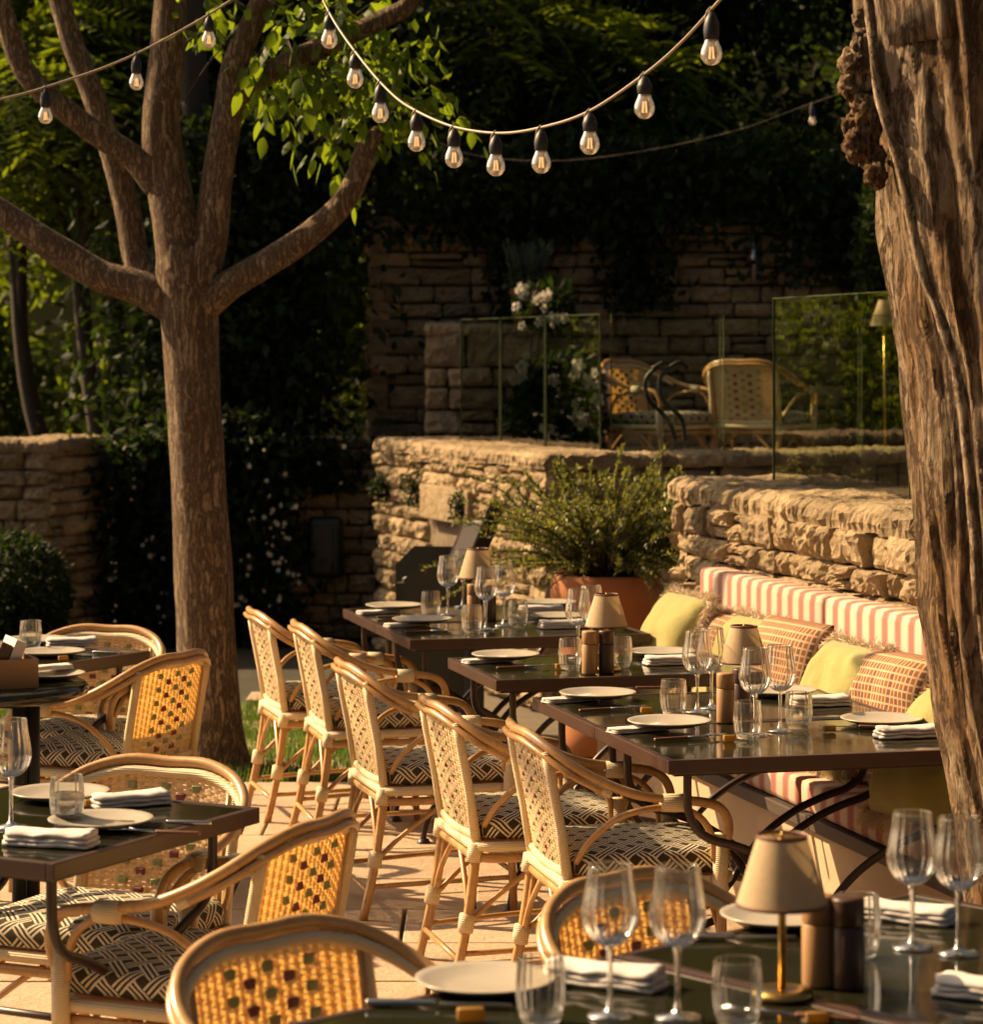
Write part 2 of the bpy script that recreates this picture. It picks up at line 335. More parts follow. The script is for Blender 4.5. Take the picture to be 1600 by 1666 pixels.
# ------------------------------------------------------------------ mesh builders
class MB:
    def __init__(s): s.v = []; s.f = []; s.uv = None
    def add(s, vs, fs):
        o = len(s.v); s.v += [tuple(p) for p in vs]; s.f += [tuple(i + o for i in f) for f in fs]
    def box(s, c, d, rot=None, bev=0.0):
        hx, hy, hz = d[0] / 2, d[1] / 2, d[2] / 2
        if bev <= 0:
            vs = [Vector((x, y, z)) for z in (-hz, hz) for y in (-hy, hy) for x in (-hx, hx)]
            fs = [(0, 2, 3, 1), (4, 5, 7, 6), (0, 1, 5, 4), (2, 6, 7, 3), (0, 4, 6, 2), (1, 3, 7, 5)]
        else:
            bm = bmesh.new(); bmesh.ops.create_cube(bm, size=1.0)
            for q in bm.verts: q.co = Vector((q.co.x * d[0], q.co.y * d[1], q.co.z * d[2]))
            bmesh.ops.bevel(bm, geom=bm.edges[:], offset=bev, segments=2, profile=.6, affect='EDGES')
            bm.verts.index_update()
            vs = [q.co.copy() for q in bm.verts]; fs = [tuple(q.index for q in f.verts) for f in bm.faces]; bm.free()
        m3 = Matrix.Identity(3) if rot is None else (rot if isinstance(rot, Matrix) else Matrix.Rotation(rot, 3, 'Z'))
        s.add([m3 @ p + Vector(c) for p in vs], fs); return s
    def tube(s, pts, r, seg=8, cap=True, fn=None):
        pts = [Vector(p) for p in pts]; n = len(pts)
        rs = r if isinstance(r, (list, tuple)) else [r] * n
        tang = []
        for i in range(n):
            a, b = pts[max(i - 1, 0)], pts[min(i + 1, n - 1)]
            d = (b - a); tang.append(d.normalized() if d.length > 1e-9 else Vector((0, 0, 1)))
        nrm = tang[0].orthogonal().normalized()
        vs, fs = [], []
        for i in range(n):
            if i:
                q = tang[i - 1].rotation_difference(tang[i]); nrm = (q @ nrm)
                nrm = (nrm - tang[i] * nrm.dot(tang[i])).normalized()
            bn = tang[i].cross(nrm)
            for k in range(seg):
                a = 2 * math.pi * k / seg
                rr = rs[i] * (fn(i, a, pts[i]) if fn else 1.0)
                vs.append(pts[i] + (nrm * math.cos(a) + bn * math.sin(a)) * rr)
        for i in range(n - 1):
            for k in range(seg):
                k2 = (k + 1) % seg
                fs.append((i * seg + k, i * seg + k2, (i + 1) * seg + k2, (i + 1) * seg + k))
        if cap:
            fs.append(tuple(range(seg - 1, -1, -1))); fs.append(tuple((n - 1) * seg + k for k in range(seg)))
        s.add(vs, fs); return s
    def lathe(s, prof, seg=24, c=(0, 0, 0), flute=0, fd=0.0, closed=False):
        vs, fs = [], []; n = len(prof)
        for (r, z) in prof:
            for k in range(seg):
                a = 2 * math.pi * k / seg
                rr = r * (1 + fd * math.cos(flute * a)) if flute else r
                vs.append((c[0] + rr * math.cos(a), c[1] + rr * math.sin(a), c[2] + z))
        for i in range(n - 1 + (1 if closed else 0)):
            j = (i + 1) % n
            for k in range(seg):
                k2 = (k + 1) % seg
                fs.append((i * seg + k, i * seg + k2, j * seg + k2, j * seg + k))
        s.add(vs, fs); return s
    def quad(s, a, b, c, d): s.add([a, b, c, d], [(0, 1, 2, 3)]); return s
    def mesh(s, name, mat, smooth=True):
        me = bpy.data.meshes.new(name); me.from_pydata(s.v, [], s.f)
        if s.uv:
            ul = me.uv_layers.new(name='UVMap')
            li = np.zeros(len(me.loops), dtype=np.int32); me.loops.foreach_get('vertex_index', li)
            ul.data.foreach_set('uv', np.array(s.uv, dtype=np.float32)[li].ravel())
        me.materials.append(M[mat] if isinstance(mat, str) else mat)
        if smooth: me.polygons.foreach_set('use_smooth', [True] * len(me.polygons))
        me.update(); return me
    def obj(s, name, mat, parent=None, smooth=True):
        return link(name, s.mesh(name, mat, smooth), parent)

def link(name, me, parent=None):
    o = bpy.data.objects.new(name, me); col.objects.link(o)
    if parent: o.parent = parent
    return o
def smooth_angle(o, deg=40):
    me = o.data
    try: me.set_sharp_from_angle(angle=R(deg))
    except Exception: pass
    return o
def thing(name, label, cat, loc=(0, 0, 0), rz=0.0, group=None):
    o = bpy.data.objects.new(name, None); col.objects.link(o); o.empty_display_size = .1
    o.location = loc; o.rotation_euler = (0, 0, rz); tag(o, label, cat, group); return o
def tag(o, label=None, cat=None, group=None, kind=None):
    if label: o['label'] = label
    if cat: o['category'] = cat
    if group: o['group'] = group
    if kind: o['kind'] = kind
    return o
def dup(o, parent=None):
    c = o.copy(); col.objects.link(c)
    if parent: c.parent = parent
    for ch in list(o.children): dup(ch, c)
    return c
def curve(pts, n=6):
    """Catmull-Rom through points"""
    pts = [Vector(p) for p in pts]; out = []
    q = [pts[0] * 2 - pts[1]] + pts + [pts[-1] * 2 - pts[-2]]
    for i in range(1, len(q) - 2):
        for k in range(n):
            t = k / n
            a, b, c, d = q[i - 1], q[i], q[i + 1], q[i + 2]
            out.append(.5 * ((2 * b) + (c - a) * t + (2 * a - 5 * b + 4 * c - d) * t * t + (3 * b - a - 3 * c + d) * t ** 3))
    out.append(pts[-1]); return out
def lerp_list(vals, n):
    xs = np.linspace(0, len(vals) - 1, n); return list(np.interp(xs, range(len(vals)), vals))

# ------------------------------------------------------------------ ground
ground = MB(); ground.box((0, 30, -.56), (160, 160, 1.0)); g = ground.obj('ground', 'soil', smooth=False); tag(g, kind='structure')
PAVE_Y = 11.25
pv = MB(); pv.box((0, (PAVE_Y - 2) / 2, -.04), (9, PAVE_Y + 2, .05)); paving = pv.obj('paving', 'joint', smooth=False); tag(paving, kind='structure')
pv2 = MB(); pv2.box((1.6, 13.2, -.0425), (4.4, 4.0, .05)); pav2 = pv2.obj('path', 'joint', smooth=False); tag(pav2, kind='structure')
rnd = random.Random(5)
def slab(cx, cy, wx, wy, rz, parent, z):
    b = MB(); b.box((0, 0, 0), (wx - .012, wy - .012, .03), bev=.006)
    o = b.obj('slab', 'paver', parent, smooth=False); o.location = (cx, cy, z); o.rotation_euler = (rnd.uniform(-.002, .002), rnd.uniform(-.002, .002), rz)
yy = 4.2; row = 0
while yy < PAVE_Y - .05:
    hgt = min(rnd.choice([.42, .5, .6]), PAVE_Y - yy); xx = -2.6 - rnd.random() * .4
    while xx < 2.2:
        ww = rnd.choice([.5, .65, .8, .95]); slab(xx + ww / 2, yy + hgt / 2, ww, hgt, 0, paving, -.0145 + rnd.uniform(0, .0025)); xx += ww
    yy += hgt; row += 1
for k, (px, py) in enumerate([(470, 1245), (478, 1212), (486, 1183), (494, 1158), (500, 1135)]):
    q = P(px, py, 0); slab(q.x, q.y, .62, .34, .12 * (k % 2), pav2, -.004)
lawn = MB(); lawn.box((-3.2, 14.4, -.05), (5.2, 6.2, .06)); lo = lawn.obj('lawn', 'soil', smooth=False); tag(lo, kind='structure')
hb = MB(); n = 20
vs, fs = [], []
for i in range(n + 1):
    for j in range(7):
        x = -30 + 60 * i / n; vs.append((x, 27 + j * 3 + 1.2 * math.sin(i * 1.3), -.3 + [0, .8, 2.4, 5, 7.5, 9, 9.5][j]))
for i in range(n):
    for j in range(6): fs.append((i * 7 + j, (i + 1) * 7 + j, (i + 1) * 7 + j + 1, i * 7 + j + 1))
hb.add(vs, fs); tag(hb.obj('dark_backdrop', 'dark_backdrop'), kind='structure')  # added backdrop slope, blocks the sky and keeps gaps dark

# grass blades
def blades(n, area, hmin, hmax, seed, wid=.006):
    r = np.random.default_rng(seed); x = r.uniform(area[0], area[1], n); y = r.uniform(area[2], area[3], n)
    a = r.uniform(0, 6.283, n); h = r.uniform(hmin, hmax, n); t = r.uniform(.1, .6, n)
    dx, dy = np.cos(a) * wid, np.sin(a) * wid
    lx, ly = -np.sin(a) * h * t, np.cos(a) * h * t
    z = np.full(n, -.02)
    V = np.stack([np.stack([x - dx, y - dy, z], 1), np.stack([x + dx, y + dy, z], 1), np.stack([x + lx, y + ly, z + h], 1)], 1).reshape(-1, 3)
    F = np.arange(n * 3).reshape(-1, 3); return V, F
def np_obj(name, V, F, mat, parent=None, smooth=False):
    me = bpy.data.meshes.new(name); nv, nf, k = len(V), len(F), F.shape[1]
    me.vertices.add(nv); me.vertices.foreach_set('co', np.ascontiguousarray(V, dtype=np.float32).ravel())
    me.loops.add(nf * k); me.loops.foreach_set('vertex_index', np.ascontiguousarray(F, dtype=np.int32).ravel())
    me.polygons.add(nf); me.polygons.foreach_set('loop_start', np.arange(0, nf * k, k, dtype=np.int32))
    me.polygons.foreach_set('loop_total', np.full(nf, k, dtype=np.int32))
    me.update(calc_edges=True); me.materials.append(M[mat])
    return link(name, me, parent)
V, F = blades(26000, (-3.0, -.55, 11.27, 13.6), .03, .10, 3)
tag(np_obj('grass', V, F, 'grass'), 'short grass round the foot of the tree', 'grass', kind='stuff')

# ------------------------------------------------------------------ stone walls
def stone_variant(seed, nx=11, nz=8):
    r = random.Random(seed); vs, fs = [], []
    bul = r.uniform(.04, .16); off = Vector((seed * 7.3, seed * 3.1, 0)); ex = r.uniform(5, 9)
    tilt = (r.uniform(-.16, .16), r.uniform(-.12, .12))
    def fb(p, a):
        return mnoise.noise(p) * a + mnoise.noise(p * 2.3) * a * .5 + mnoise.noise(p * 5.1) * a * .28
    for j in range(nz):
        for i in range(nx):
            u, w_ = i / (nx - 1) * 2 - 1, j / (nz - 1) * 2 - 1
            rim = (1 - abs(u) ** ex) * (1 - abs(w_) ** ex)
            q = Vector((u * 1.6, w_ * 1.2, 0)) + off
            y = -.5 - bul * (1 - u * u) * (1 - w_ * w_) + fb(q, .22) * (.35 + .65 * rim) + (1 - rim) * .16 + tilt[0] * u + tilt[1] * w_ - .10 * abs(mnoise.noise(q * 1.7))
            lump = 1 + .10 * mnoise.noise(Vector((u * 1.1, w_ * 1.1, 4)) + off) - .05 * (abs(u) ** 4) * (abs(w_) ** 4)
            vs.append(((u * lump + .03 * mnoise.noise(q * 3)) / 2, y, (w_ * lump + .05 * mnoise.noise(q * 2.5 + Vector((3, 3, 3)))) / 2))
    for j in range(nz - 1):
        for i in range(nx - 1): fs.append((j * nx + i, j * nx + i + 1, (j + 1) * nx + i + 1, (j + 1) * nx + i))
    ring = [i for i in range(nx)] + [j * nx + nx - 1 for j in range(1, nz)] + [(nz - 1) * nx + i for i in range(nx - 2, -1, -1)] + [j * nx for j in range(nz - 2, 0, -1)]
    b0 = len(vs)
    for i in ring: vs.append((vs[i][0] * 1.0, .5, vs[i][2] * 1.0))
    L = len(ring)
    for k in range(L): fs.append((ring[(k + 1) % L], ring[k], b0 + k, b0 + (k + 1) % L))
    b = MB(); b.add(vs, fs); return b.mesh('stone', 'stone', False)
def cap_variant(seed, L=.22, Dp=.58, th=.09, nx=15, ny=14):
    """coping stone at real size: rough top and front edge, local x along the wall, -y to the front"""
    off = Vector((seed * 5.7, seed * 1.9, 2)); vs, fs = [], []
    prof = [(-Dp / 2 + .012, -th / 2), (-Dp / 2, -th * .15), (-Dp / 2 + .008, th * .25), (-Dp / 2 + .03, th * .46)] + [(-Dp / 2 + .05 + (Dp - .07) * k / 16, th / 2) for k in range(17)] + [(Dp / 2, -th / 2)]
    m = len(prof)
    for i in range(nx):
        u = i / (nx - 1) * 2 - 1
        for k, (y, z) in enumerate(prof):
            q = Vector((u * L * 8, y * 12, z * 14)) + off; n_ = mnoise.noise(q) * .013 + mnoise.noise(q * 2.7) * .011 + mnoise.noise(q * 6.0) * .006
            e = abs(u) ** 8 * .012; fr = 1 if 0 < k < 4 else 0
            vs.append((u * L / 2, y + (n_ * 1.6 + e) * fr, z + (n_ - e if k > 1 else n_ * .5)))
    for i in range(nx - 1):
        for k in range(m - 1): fs.append((i * m + k, (i + 1) * m + k, (i + 1) * m + k + 1, i * m + k + 1))
    fs.append(tuple(range(m))); fs.append(tuple((nx - 1) * m + k for k in range(m - 1, -1, -1)))
    b = MB(); b.add(vs, fs); return b.mesh('stone', 'stone', False)
CAPS = [cap_variant(k) for k in range(8)]
STONES = [stone_variant(k) for k in range(26)]
def stones(parent, p0, p1, z0, z1, ch, wr, depth, seed, proud=.02, skip=None, gap=.004):
    """rubble courses on the face from p0 to p1; the face looks to the right-hand side of p0->p1 rotated -90"""
    r = random.Random(seed); p0, p1 = Vector(p0), Vector(p1); d = (p1 - p0); L = d.length; d.normalize()
    nrm = Vector((d.y, -d.x)); rz = math.atan2(d.y, d.x)
    z = z0; n = 0
    while z < z1 - .02:
        h = r.uniform(*ch)
        if z + h > z1 - ch[0] * .6: h = z1 - z
        x = -r.random() * .08
        while x < L - .02:
            ww = r.uniform(*wr) * (1.25 if r.random() < .2 else 1)
            if x + ww > L - wr[0] * .5: ww = L - x
            x0 = max(x, 0); w2 = x + ww - x0
            if r.random() < .16 and h > ch[0] * 1.2 and w2 < wr[1]:
                k = r.uniform(.4, .6); cells = [(z, h * k), (z + h * k, h * (1 - k))]
            else: cells = [(z, h)]
            for (zz, hh) in cells:
                cx, cz = x0 + w2 / 2, zz + hh / 2
                if not (skip and skip(cx, cz)):
                    o = link('stone', r.choice(STONES), parent)
                    q = p0 + d * cx + nrm * (r.uniform(-.4, 1) * proud - depth / 2)
                    o.location = (q.x, q.y, cz); o.rotation_euler = (r.uniform(-.05, .05), r.uniform(-.035, .035), rz + r.uniform(-.05, .05))
                    fl = r.choice((-1, 1))
                    o.scale = ((w2 - gap) * 1.03, depth, (hh - gap) * 1.03); n += 1
            x += ww
        z += h
    return n
def wall_core(parent, pts, z0, z1, mat='mortar'):
    b = MB(); n = len(pts); vs = [(p[0], p[1], z0) for p in pts] + [(p[0], p[1], z1) for p in pts]
    fs = [tuple(range(n - 1, -1, -1)), tuple(range(n, 2 * n))] + [(i, (i + 1) % n, n + (i + 1) % n, n + i) for i in range(n)]
    b.add(vs, fs); return b.obj('core', mat, parent, smooth=False)
v2 = lambda p: (p.x, p.y)

# near wall behind the banquette
WV, WT, WZ = 1.35, 4.02, 1.265
nw = thing('stone_wall', 'low rough rubble stone wall behind the striped bench, lit by sun', 'wall', RV(2, 1.6, 0)); bpy.context.view_layer.update()
def loc_parent(o, par):
    o.parent = par; o.matrix_parent_inverse = par.matrix_world.inverted()
nw.location = (0, 0, 0)
a, b_, c_, d_ = RV(WT - .03, WV + .04), RV(-1.2, WV + .04), RV(-1.2, WV + .56), RV(WT - .03, WV + .56)
wall_core(nw, [v2(a), v2(b_), v2(c_), v2(d_)], -.05, WZ - .035, 'mortar_dark')
stones(nw, v2(RV(WT, WV)), v2(RV(-.5, WV)), .62, WZ - .085, (.06, .115), (.07, .20), .10, 11, .035, gap=.010)
stones(nw, v2(RV(WT, WV)), v2(RV(-.5, WV)), .0, .62, (.28, .34), (.4, .7), .10, 12, .01)
stones(nw, v2(RV(WT, WV + .58)), v2(RV(WT, WV)), .0, WZ - .085, (.10, .16), (.15, .30), .10, 13, .02)
def cope(parent, t0, t1, v0, v1, z, seed, lw=(.14, .30), th=.09):
    r = random.Random(seed); t = t0
    while t < t1:
        ww = r.uniform(*lw); o = link('stone', r.choice(CAPS), parent)
        c = RV(t + ww / 2, (v0 + v1) / 2, z - th / 2 + r.uniform(-.006, .006))
        o.location = c; o.rotation_euler = (r.uniform(-.02, .02), r.uniform(-.02, .02), math.atan2(-UU.y, -UU.x) + r.uniform(-.04, .04))
        o.scale = (ww / .22 * 1.02, (v1 - v0) / .58, th / .09); t += ww
cope(nw, -.6, WT + .0, WV - .015, WV + .57, WZ, 14, (.11, .26))

# terrace wall
TWZ = 1.28
tc = P(885, 740, TWZ); te = P(612, 712, TWZ); tr_ = P(1290, 733, TWZ)
TC, TE, TR = Vector((tc.x, tc.y)), Vector((te.x, te.y)), Vector((tr_.x + 1.2, tr_.y + .35))
tw = thing('terrace_wall', 'retaining stone wall of the raised terrace, below the glass railing', 'wall')
nl = Vector(((TC - TE).y, -(TC - TE).x)).normalized()
nr = Vector(((TR - TC).y, -(TR - TC).x)).normalized()
wall_core(tw, [TE - nl * .04 , TC + Vector((.02, .05)), TR - nr * .04, TR - nr * .5, TC - nl * .5 - nr * .3, TE - nl * .5], -.05, TWZ - .03)
lintel_t = None
def sk(cx, cz):
    L = (TC - TE).length; return False
# shutter recess: from (705,850) to (765,900) on the left-hand face
def face_s(x):
    k = (x - CX) / FP; d = TC - TE; return ((k * TE.y - TE.x) / (d.x - k * d.y)) * d.length
s0, s1 = face_s(702), face_s(768)
stones(tw, TE, TC, 0, TWZ - .07, (.075, .13), (.12, .26), .12, 21, .025, skip=lambda cx, cz: s0 - .06 < cx < s1 + .06 and cz < 1.0, gap=.008)
stones(tw, TC, TR, 0, TWZ - .07, (.085, .14), (.14, .30), .12, 22, .02, gap=.010)
def cope2(parent, p0, p1, depth, z, seed, th=.075, lw=(.16, .34)):
    r = random.Random(seed); d = (p1 - p0); L = d.length; d = d.normalized(); nrm = Vector((d.y, -d.x)); x = 0
    while x < L:
        ww = min(r.uniform(*lw), L - x + .05); o = link('stone', r.choice(CAPS), parent); q = p0 + d * (x + ww / 2) - nrm * (depth / 2 - .03)
        o.location = (q.x, q.y, z - th / 2 + r.uniform(-.005, .005)); o.rotation_euler = (0, r.uniform(-.02, .02), math.atan2(d.y, d.x) + r.uniform(-.03, .03))
        o.scale = (ww / .22 * 1.02, depth / .58, th / .09); x += ww
cope2(tw, TE, TC, .5, TWZ, 23); cope2(tw, TC, TR, .5, TWZ, 24)
dl = (TC - TE).normalized(); az = math.atan2(dl.y, dl.x)
q = TE + dl * ((s0 + s1) / 2)
s_ = FP / q.y; zt = H - (850 - YH) / s_
lb = MB(); lb.box((0, 0, 0), (s1 - s0 + .14, .16, .19), bev=.012); lo2 = lb.obj('lintel', 'stone', tw); lo2.location = (q.x + nl.x * -.03, q.y + nl.y * -.03, zt + .10); lo2.rotation_euler = (0, 0, az)
sh = thing('shutter', 'pale grey boarded hatch under the stone lintel of the terrace wall', 'hatch', (q.x - nl.x * .06, q.y - nl.y * .06, 0), az)
nb = 6; ww = (s1 - s0) / nb
for k in range(nb):
    b = MB(); b.box((-(s1 - s0) / 2 + ww * (k + .5), 0, zt / 2), (ww - .006, .03, zt), bev=.004); b.obj('board', 'paleboard', sh, smooth=False)

# terrace floor
TF = .96
b = MB(); vs = [v2(TC - nl * .45), v2(TR + Vector((3, 0))), (6, 24), (-1.2, 24), v2(TE - nl * .45 + Vector((-.1, 0)))]
n = len(vs); b.add([(x, y, TF - .4) for x, y in vs] + [(x, y, TF) for x, y in vs], [tuple(range(n, 2 * n))] + [(i, (i + 1) % n, n + (i + 1) % n, n + i) for i in range(n)])
tag(b.obj('terrace_floor', 'paver', smooth=False), kind='structure')

# rear wall of the terrace
RY = 17.6
rw = thing('rear_wall', 'tall dark stone wall at the back of the terrace, overhung by greenery', 'wall')
xl = D(602, 600, RY).x
wall_core(rw, [(xl + .04, RY + .05), (5.2, RY + .05), (5.2, RY + .6), (xl + .04, RY + .6)], .5, 2.62, 'mortar_dark')
stones(rw, (xl, RY), (3.0, RY), 1.0, 2.68, (.075, .15), (.13, .34), .14, 31, .04, gap=.013)
stones(rw, (xl, RY + .6), (xl, RY), 1.0, 2.68, (.12, .2), (.2, .3), .12, 32, .02)
# lower ledge in front of it, carrying the lavender pot
lw_ = thing('stone_ledge', 'waist high stone ledge in front of the rear wall carrying the lavender pot', 'wall')
lx0, lx1 = D(690, 600, 16.9).x, D(892, 600, 16.9).x
LZ = D(0, 527, 16.9).z
wall_core(lw_, [(lx0 + .03, 16.95), (lx1 - .03, 16.95), (lx1 - .03, 17.55), (lx0 + .03, 17.55)], .9, LZ - .03, 'mortar_dark')
stones(lw_, (lx0, 16.9), (lx1, 16.9), .98, LZ - .05, (.12, .19), (.2, .38), .12, 33, .02, gap=.016)
cope2(lw_, Vector((lx0, 16.9)), Vector((lx1, 16.9)), .62, LZ, 34)

# garden wall, left
gw = thing('garden_wall', 'old stone garden wall mostly hidden under flowering climber', 'wall')
GY = 16.95; gz = 1.275
wall_core(gw, [(-2.35, GY + .05), (-.66, GY + .05), (-.66, GY + .5), (-2.35, GY + .5)], -.05, gz - .03, 'mortar_dark')
stones(gw, (-2.36, GY), (-.64, GY), 0, gz, (.07, .13), (.10, .27), .12, 41, .025, gap=.012)
gb = thing('wall_block', 'projecting stone block wall beside the round clipped bush', 'wall')
ca, cb_ = D(80, 712, 16.2), D(182, 710, 17.0)
CA, CB = Vector((ca.x, ca.y)), Vector((cb_.x, cb_.y))
wall_core(gb, [(CA.x - 2.0, CA.y + .05), (CA.x - .03, CA.y + .05), (CB.x - .03, CB.y), (CB.x - 2.2, CB.y + .1)], -.05, gz - .03)
stones(gb, (CA.x - 1.2, CA.y), (CA.x, CA.y), 0, gz - .06, (.075, .125), (.11, .22), .12, 42, .02, gap=.010)
stones(gb, CA, CB, 0, gz - .06, (.075, .125), (.12, .26), .12, 43, .02, gap=.010)
cope2(gb, Vector((CA.x - 1.2, CA.y)), CA, .5, gz, 44); cope2(gb, CA, CB, .4, gz, 45)

# ------------------------------------------------------------------ glass railings
def rail(name, label, p0, p1, z0, z1, seams):
    t = thing(name, label, 'railing'); p0, p1 = Vector(p0), Vector(p1); d = p1 - p0; L = d.length; dn = d.normalized(); az = math.atan2(d.y, d.x)
    ss = [0] + seams + [L]
    for a, b in zip(ss[:-1], ss[1:]):
        c = p0 + dn * ((a + b) / 2); m = MB(); ww = b - a - .014
        m.quad((-ww / 2, 0, 0), (ww / 2, 0, 0), (ww / 2, 0, z1 - z0), (-ww / 2, 0, z1 - z0))
        o = m.obj('pane', 'rail_glass', t, smooth=False); o.location = (c.x, c.y, z0); o.rotation_euler = (0, 0, az)
        e = MB(); hh = z1 - z0
        e.box((-ww / 2 + .002, 0, hh / 2), (.003, .010, hh)); e.box((ww / 2 - .002, 0, hh / 2), (.003, .010, hh)); e.box((0, 0, hh + .002), (ww, .011, .004))
        e.obj('edge', 'glass_edge', o, smooth=False)
    return t
g0, g1 = RV(3.93, 1.73), RV(-.4, 1.73)
dd = (g1 - g0).length
rail('glass_railing', 'green tinted glass railing on the sunlit wall, mirroring foliage', v2(g0), v2(g1), WZ - .02, 2.005, [1.42, 2.84])
ga, gb_ = P(750, 715, TWZ), P(978, 735, TWZ); gc = P(1300, 733, TWZ)
GAv, GBv = Vector((ga.x, ga.y)), Vector((gb_.x, gb_.y))
def seam_on(p0, p1, x):
    k = (x - CX) / FP; d = p1 - p0; return ((k * p0.y - p0.x) / (d.x - k * d.y)) * d.length
rail('glass_railing', 'slanting glass railing of the terrace in front of the white flowers', GAv, GBv, TWZ - .02, 1.985, [seam_on(GAv, GBv, 815), seam_on(GAv, GBv, 888)])
gA2 = GBv + Vector((.045, .01)); gB2 = Vector((gc.x + .8, gc.y + .3))
rail('glass_railing', 'glass railing of the terrace in front of the two rattan chairs', gA2, gB2, TWZ - .02, 1.985, [seam_on(gA2, gB2, 1175), seam_on(gA2, gB2, 1400)])

# ------------------------------------------------------------------ foliage tools
def leaf_cloud(n, centers, radii, size, seed, shape=2.2, droop=.3, wratio=.45):
    """n leaves as folded diamonds (2 quads), spread in ellipsoids with clumping"""
    r = np.random.default_rng(seed); centers = np.array(centers, float); radii = np.array(radii, float)
    vol = radii.prod(1); idx = r.choice(len(centers), n, p=vol / vol.sum())
    d = r.normal(size=(n, 3)); d /= np.linalg.norm(d, axis=1)[:, None]
    rad = r.random(n) ** (1 / shape)
    pos = centers[idx] + d * rad[:, None] * radii[idx]
    return leaf_quads(pos, r, size, droop, wratio, d)
def leaf_quads(pos, r, size, droop, wratio, outward=None):
    n = len(pos)
    ax = r.normal(size=(n, 3)); 
    if outward is not None: ax = ax * .8 + outward * .6
    ax[:, 2] -= droop; ax /= np.linalg.norm(ax, axis=1)[:, None]
    up = r.normal(size=(n, 3)) * .6; up[:, 2] += 1.0
    sd = np.cross(ax, up); sd /= np.maximum(np.linalg.norm(sd, axis=1)[:, None], 1e-6); nr_ = np.cross(sd, ax)
    L = size * r.uniform(.6, 1.25, n)[:, None]; W = L * wratio * .5
    a = pos; b = pos + ax * L * .45 + sd * W - nr_ * W * .25; c = pos + ax * L; dd_ = pos + ax * L * .45 - sd * W - nr_ * W * .25
    V = np.stack([a, b, c, dd_], 1).reshape(-1, 3); i = np.arange(n) * 4
    F = np.concatenate([np.stack([i, i + 1, i + 2], 1), np.stack([i, i + 2, i + 3], 1)])
    return V, F
def frond_cloud(n, centers, radii, length, seed, pairs=8, lw=.028, droop=.5, shape=2.0):
    r = np.random.default_rng(seed); centers = np.array(centers, float); radii = np.array(radii, float)
    vol = radii.prod(1) ** .7; idx = r.choice(len(centers), n, p=vol / vol.sum())
    d = r.normal(size=(n, 3)); d /= np.linalg.norm(d, axis=1)[:, None]
    pos = centers[idx] + d * (r.random(n) ** (1 / shape))[:, None] * radii[idx]
    ax = d * .7 + r.normal(size=(n, 3)) * .55; ax[:, 2] = ax[:, 2] * .5 - .05; ax /= np.linalg.norm(ax, axis=1)[:, None]
    up = np.tile(np.array([0, 0, 1.0]), (n, 1)) + r.normal(size=(n, 3)) * .3
    sd = np.cross(ax, up); sd /= np.linalg.norm(sd, axis=1)[:, None]
    L = length * r.uniform(.65, 1.25, n)
    Vs, Fs = [], []; base = 0
    for k in range(pairs):
        t = (k + .6) / pairs
        p = pos + ax * (L * t)[:, None]; p[:, 2] -= droop * L * t * t
        ll = L * .30 * math.sin(math.pi * (.15 + .8 * t)) 
        for sg in (-1, 1):
            dv = sd * sg + ax * .45; dv[:, 2] -= .35; dv /= np.linalg.norm(dv, axis=1)[:, None]
            wv = ax * (L * lw * 1.6)[:, None]
            q0 = p; q1 = p + dv * (ll * .5)[:, None] + wv; q2 = p + dv * ll[:, None]; q3 = p + dv * (ll * .5)[:, None] - wv
            Vs.append(np.stack([q0, q1, q2, q3], 1).reshape(-1, 3)); i = np.arange(n) * 4 + base; base += n * 4
            Fs.append(np.stack([i, i + 1, i + 2, i + 3], 1))
    return np.concatenate(Vs), np.concatenate(Fs)

def trunk_path(parent, pts, rs, mat, name='trunk', seg=10, rough=.08, sub=6, seed=0):
    c = curve(pts, sub); rr = lerp_list(rs, len(c)); b = MB()
    def fn(i, a, p):
        return 1 + rough * mnoise.noise(Vector((math.cos(a) * 1.5, math.sin(a) * 1.5, p.z * 3 + p.x * 2 + seed))) + rough * .5 * mnoise.noise(Vector((math.cos(a) * 4, math.sin(a) * 4, p.z * 9 + seed)))
    b.tube(c, rr, seg, True, fn); return b.obj(name, mat, parent)

def back_tree(label, base, top, rad, crowns, nf, kind, seed, group=None, mat='frond', flen=.55, cat='tree', name='tree', leafsize=.09):
    t = thing(name, label, cat, (0, 0, 0), 0, group)
    base, top = Vector(base), Vector(top); r = random.Random(seed)
    mid = base.lerp(top, .5) + Vector((r.uniform(-.2, .2), r.uniform(-.2, .2), 0))
    trunk_path(t, [base, mid, top], [rad, rad * .8, rad * .5], 'thinbark', seg=9, seed=seed)
    for k, (c, rd) in enumerate(crowns[:4]):
        trunk_path(t, [mid.lerp(top, r.uniform(.2, .9)), top.lerp(Vector(c), .5) + Vector((0, 0, .1)), Vector(c)], [rad * .45, rad * .3, rad * .1], 'thinbark', 'limb', seg=6, seed=seed + k)
    cs = [c for c, _ in crowns]; rs = [rd for _, rd in crowns]
    V, F = (frond_cloud(nf, cs, rs, flen, seed) if kind == 'frond' else leaf_cloud(nf, cs, rs, leafsize, seed))
    np_obj('crown', V, F, mat, t); return t

def clumps(c, spread, n, rmin, rmax, seed):
    r = random.Random(seed); out = []
    for k in range(n):
        p = (c[0] + r.uniform(-1, 1) * spread[0], c[1] + r.uniform(-1, 1) * spread[1], c[2] + r.uniform(-1, 1) * spread[2])
        q = r.uniform(rmin, rmax); out.append((p, (q * r.uniform(.9, 1.4), q * r.uniform(.8, 1.2), q * r.uniform(.55, .9)))); 
    return out
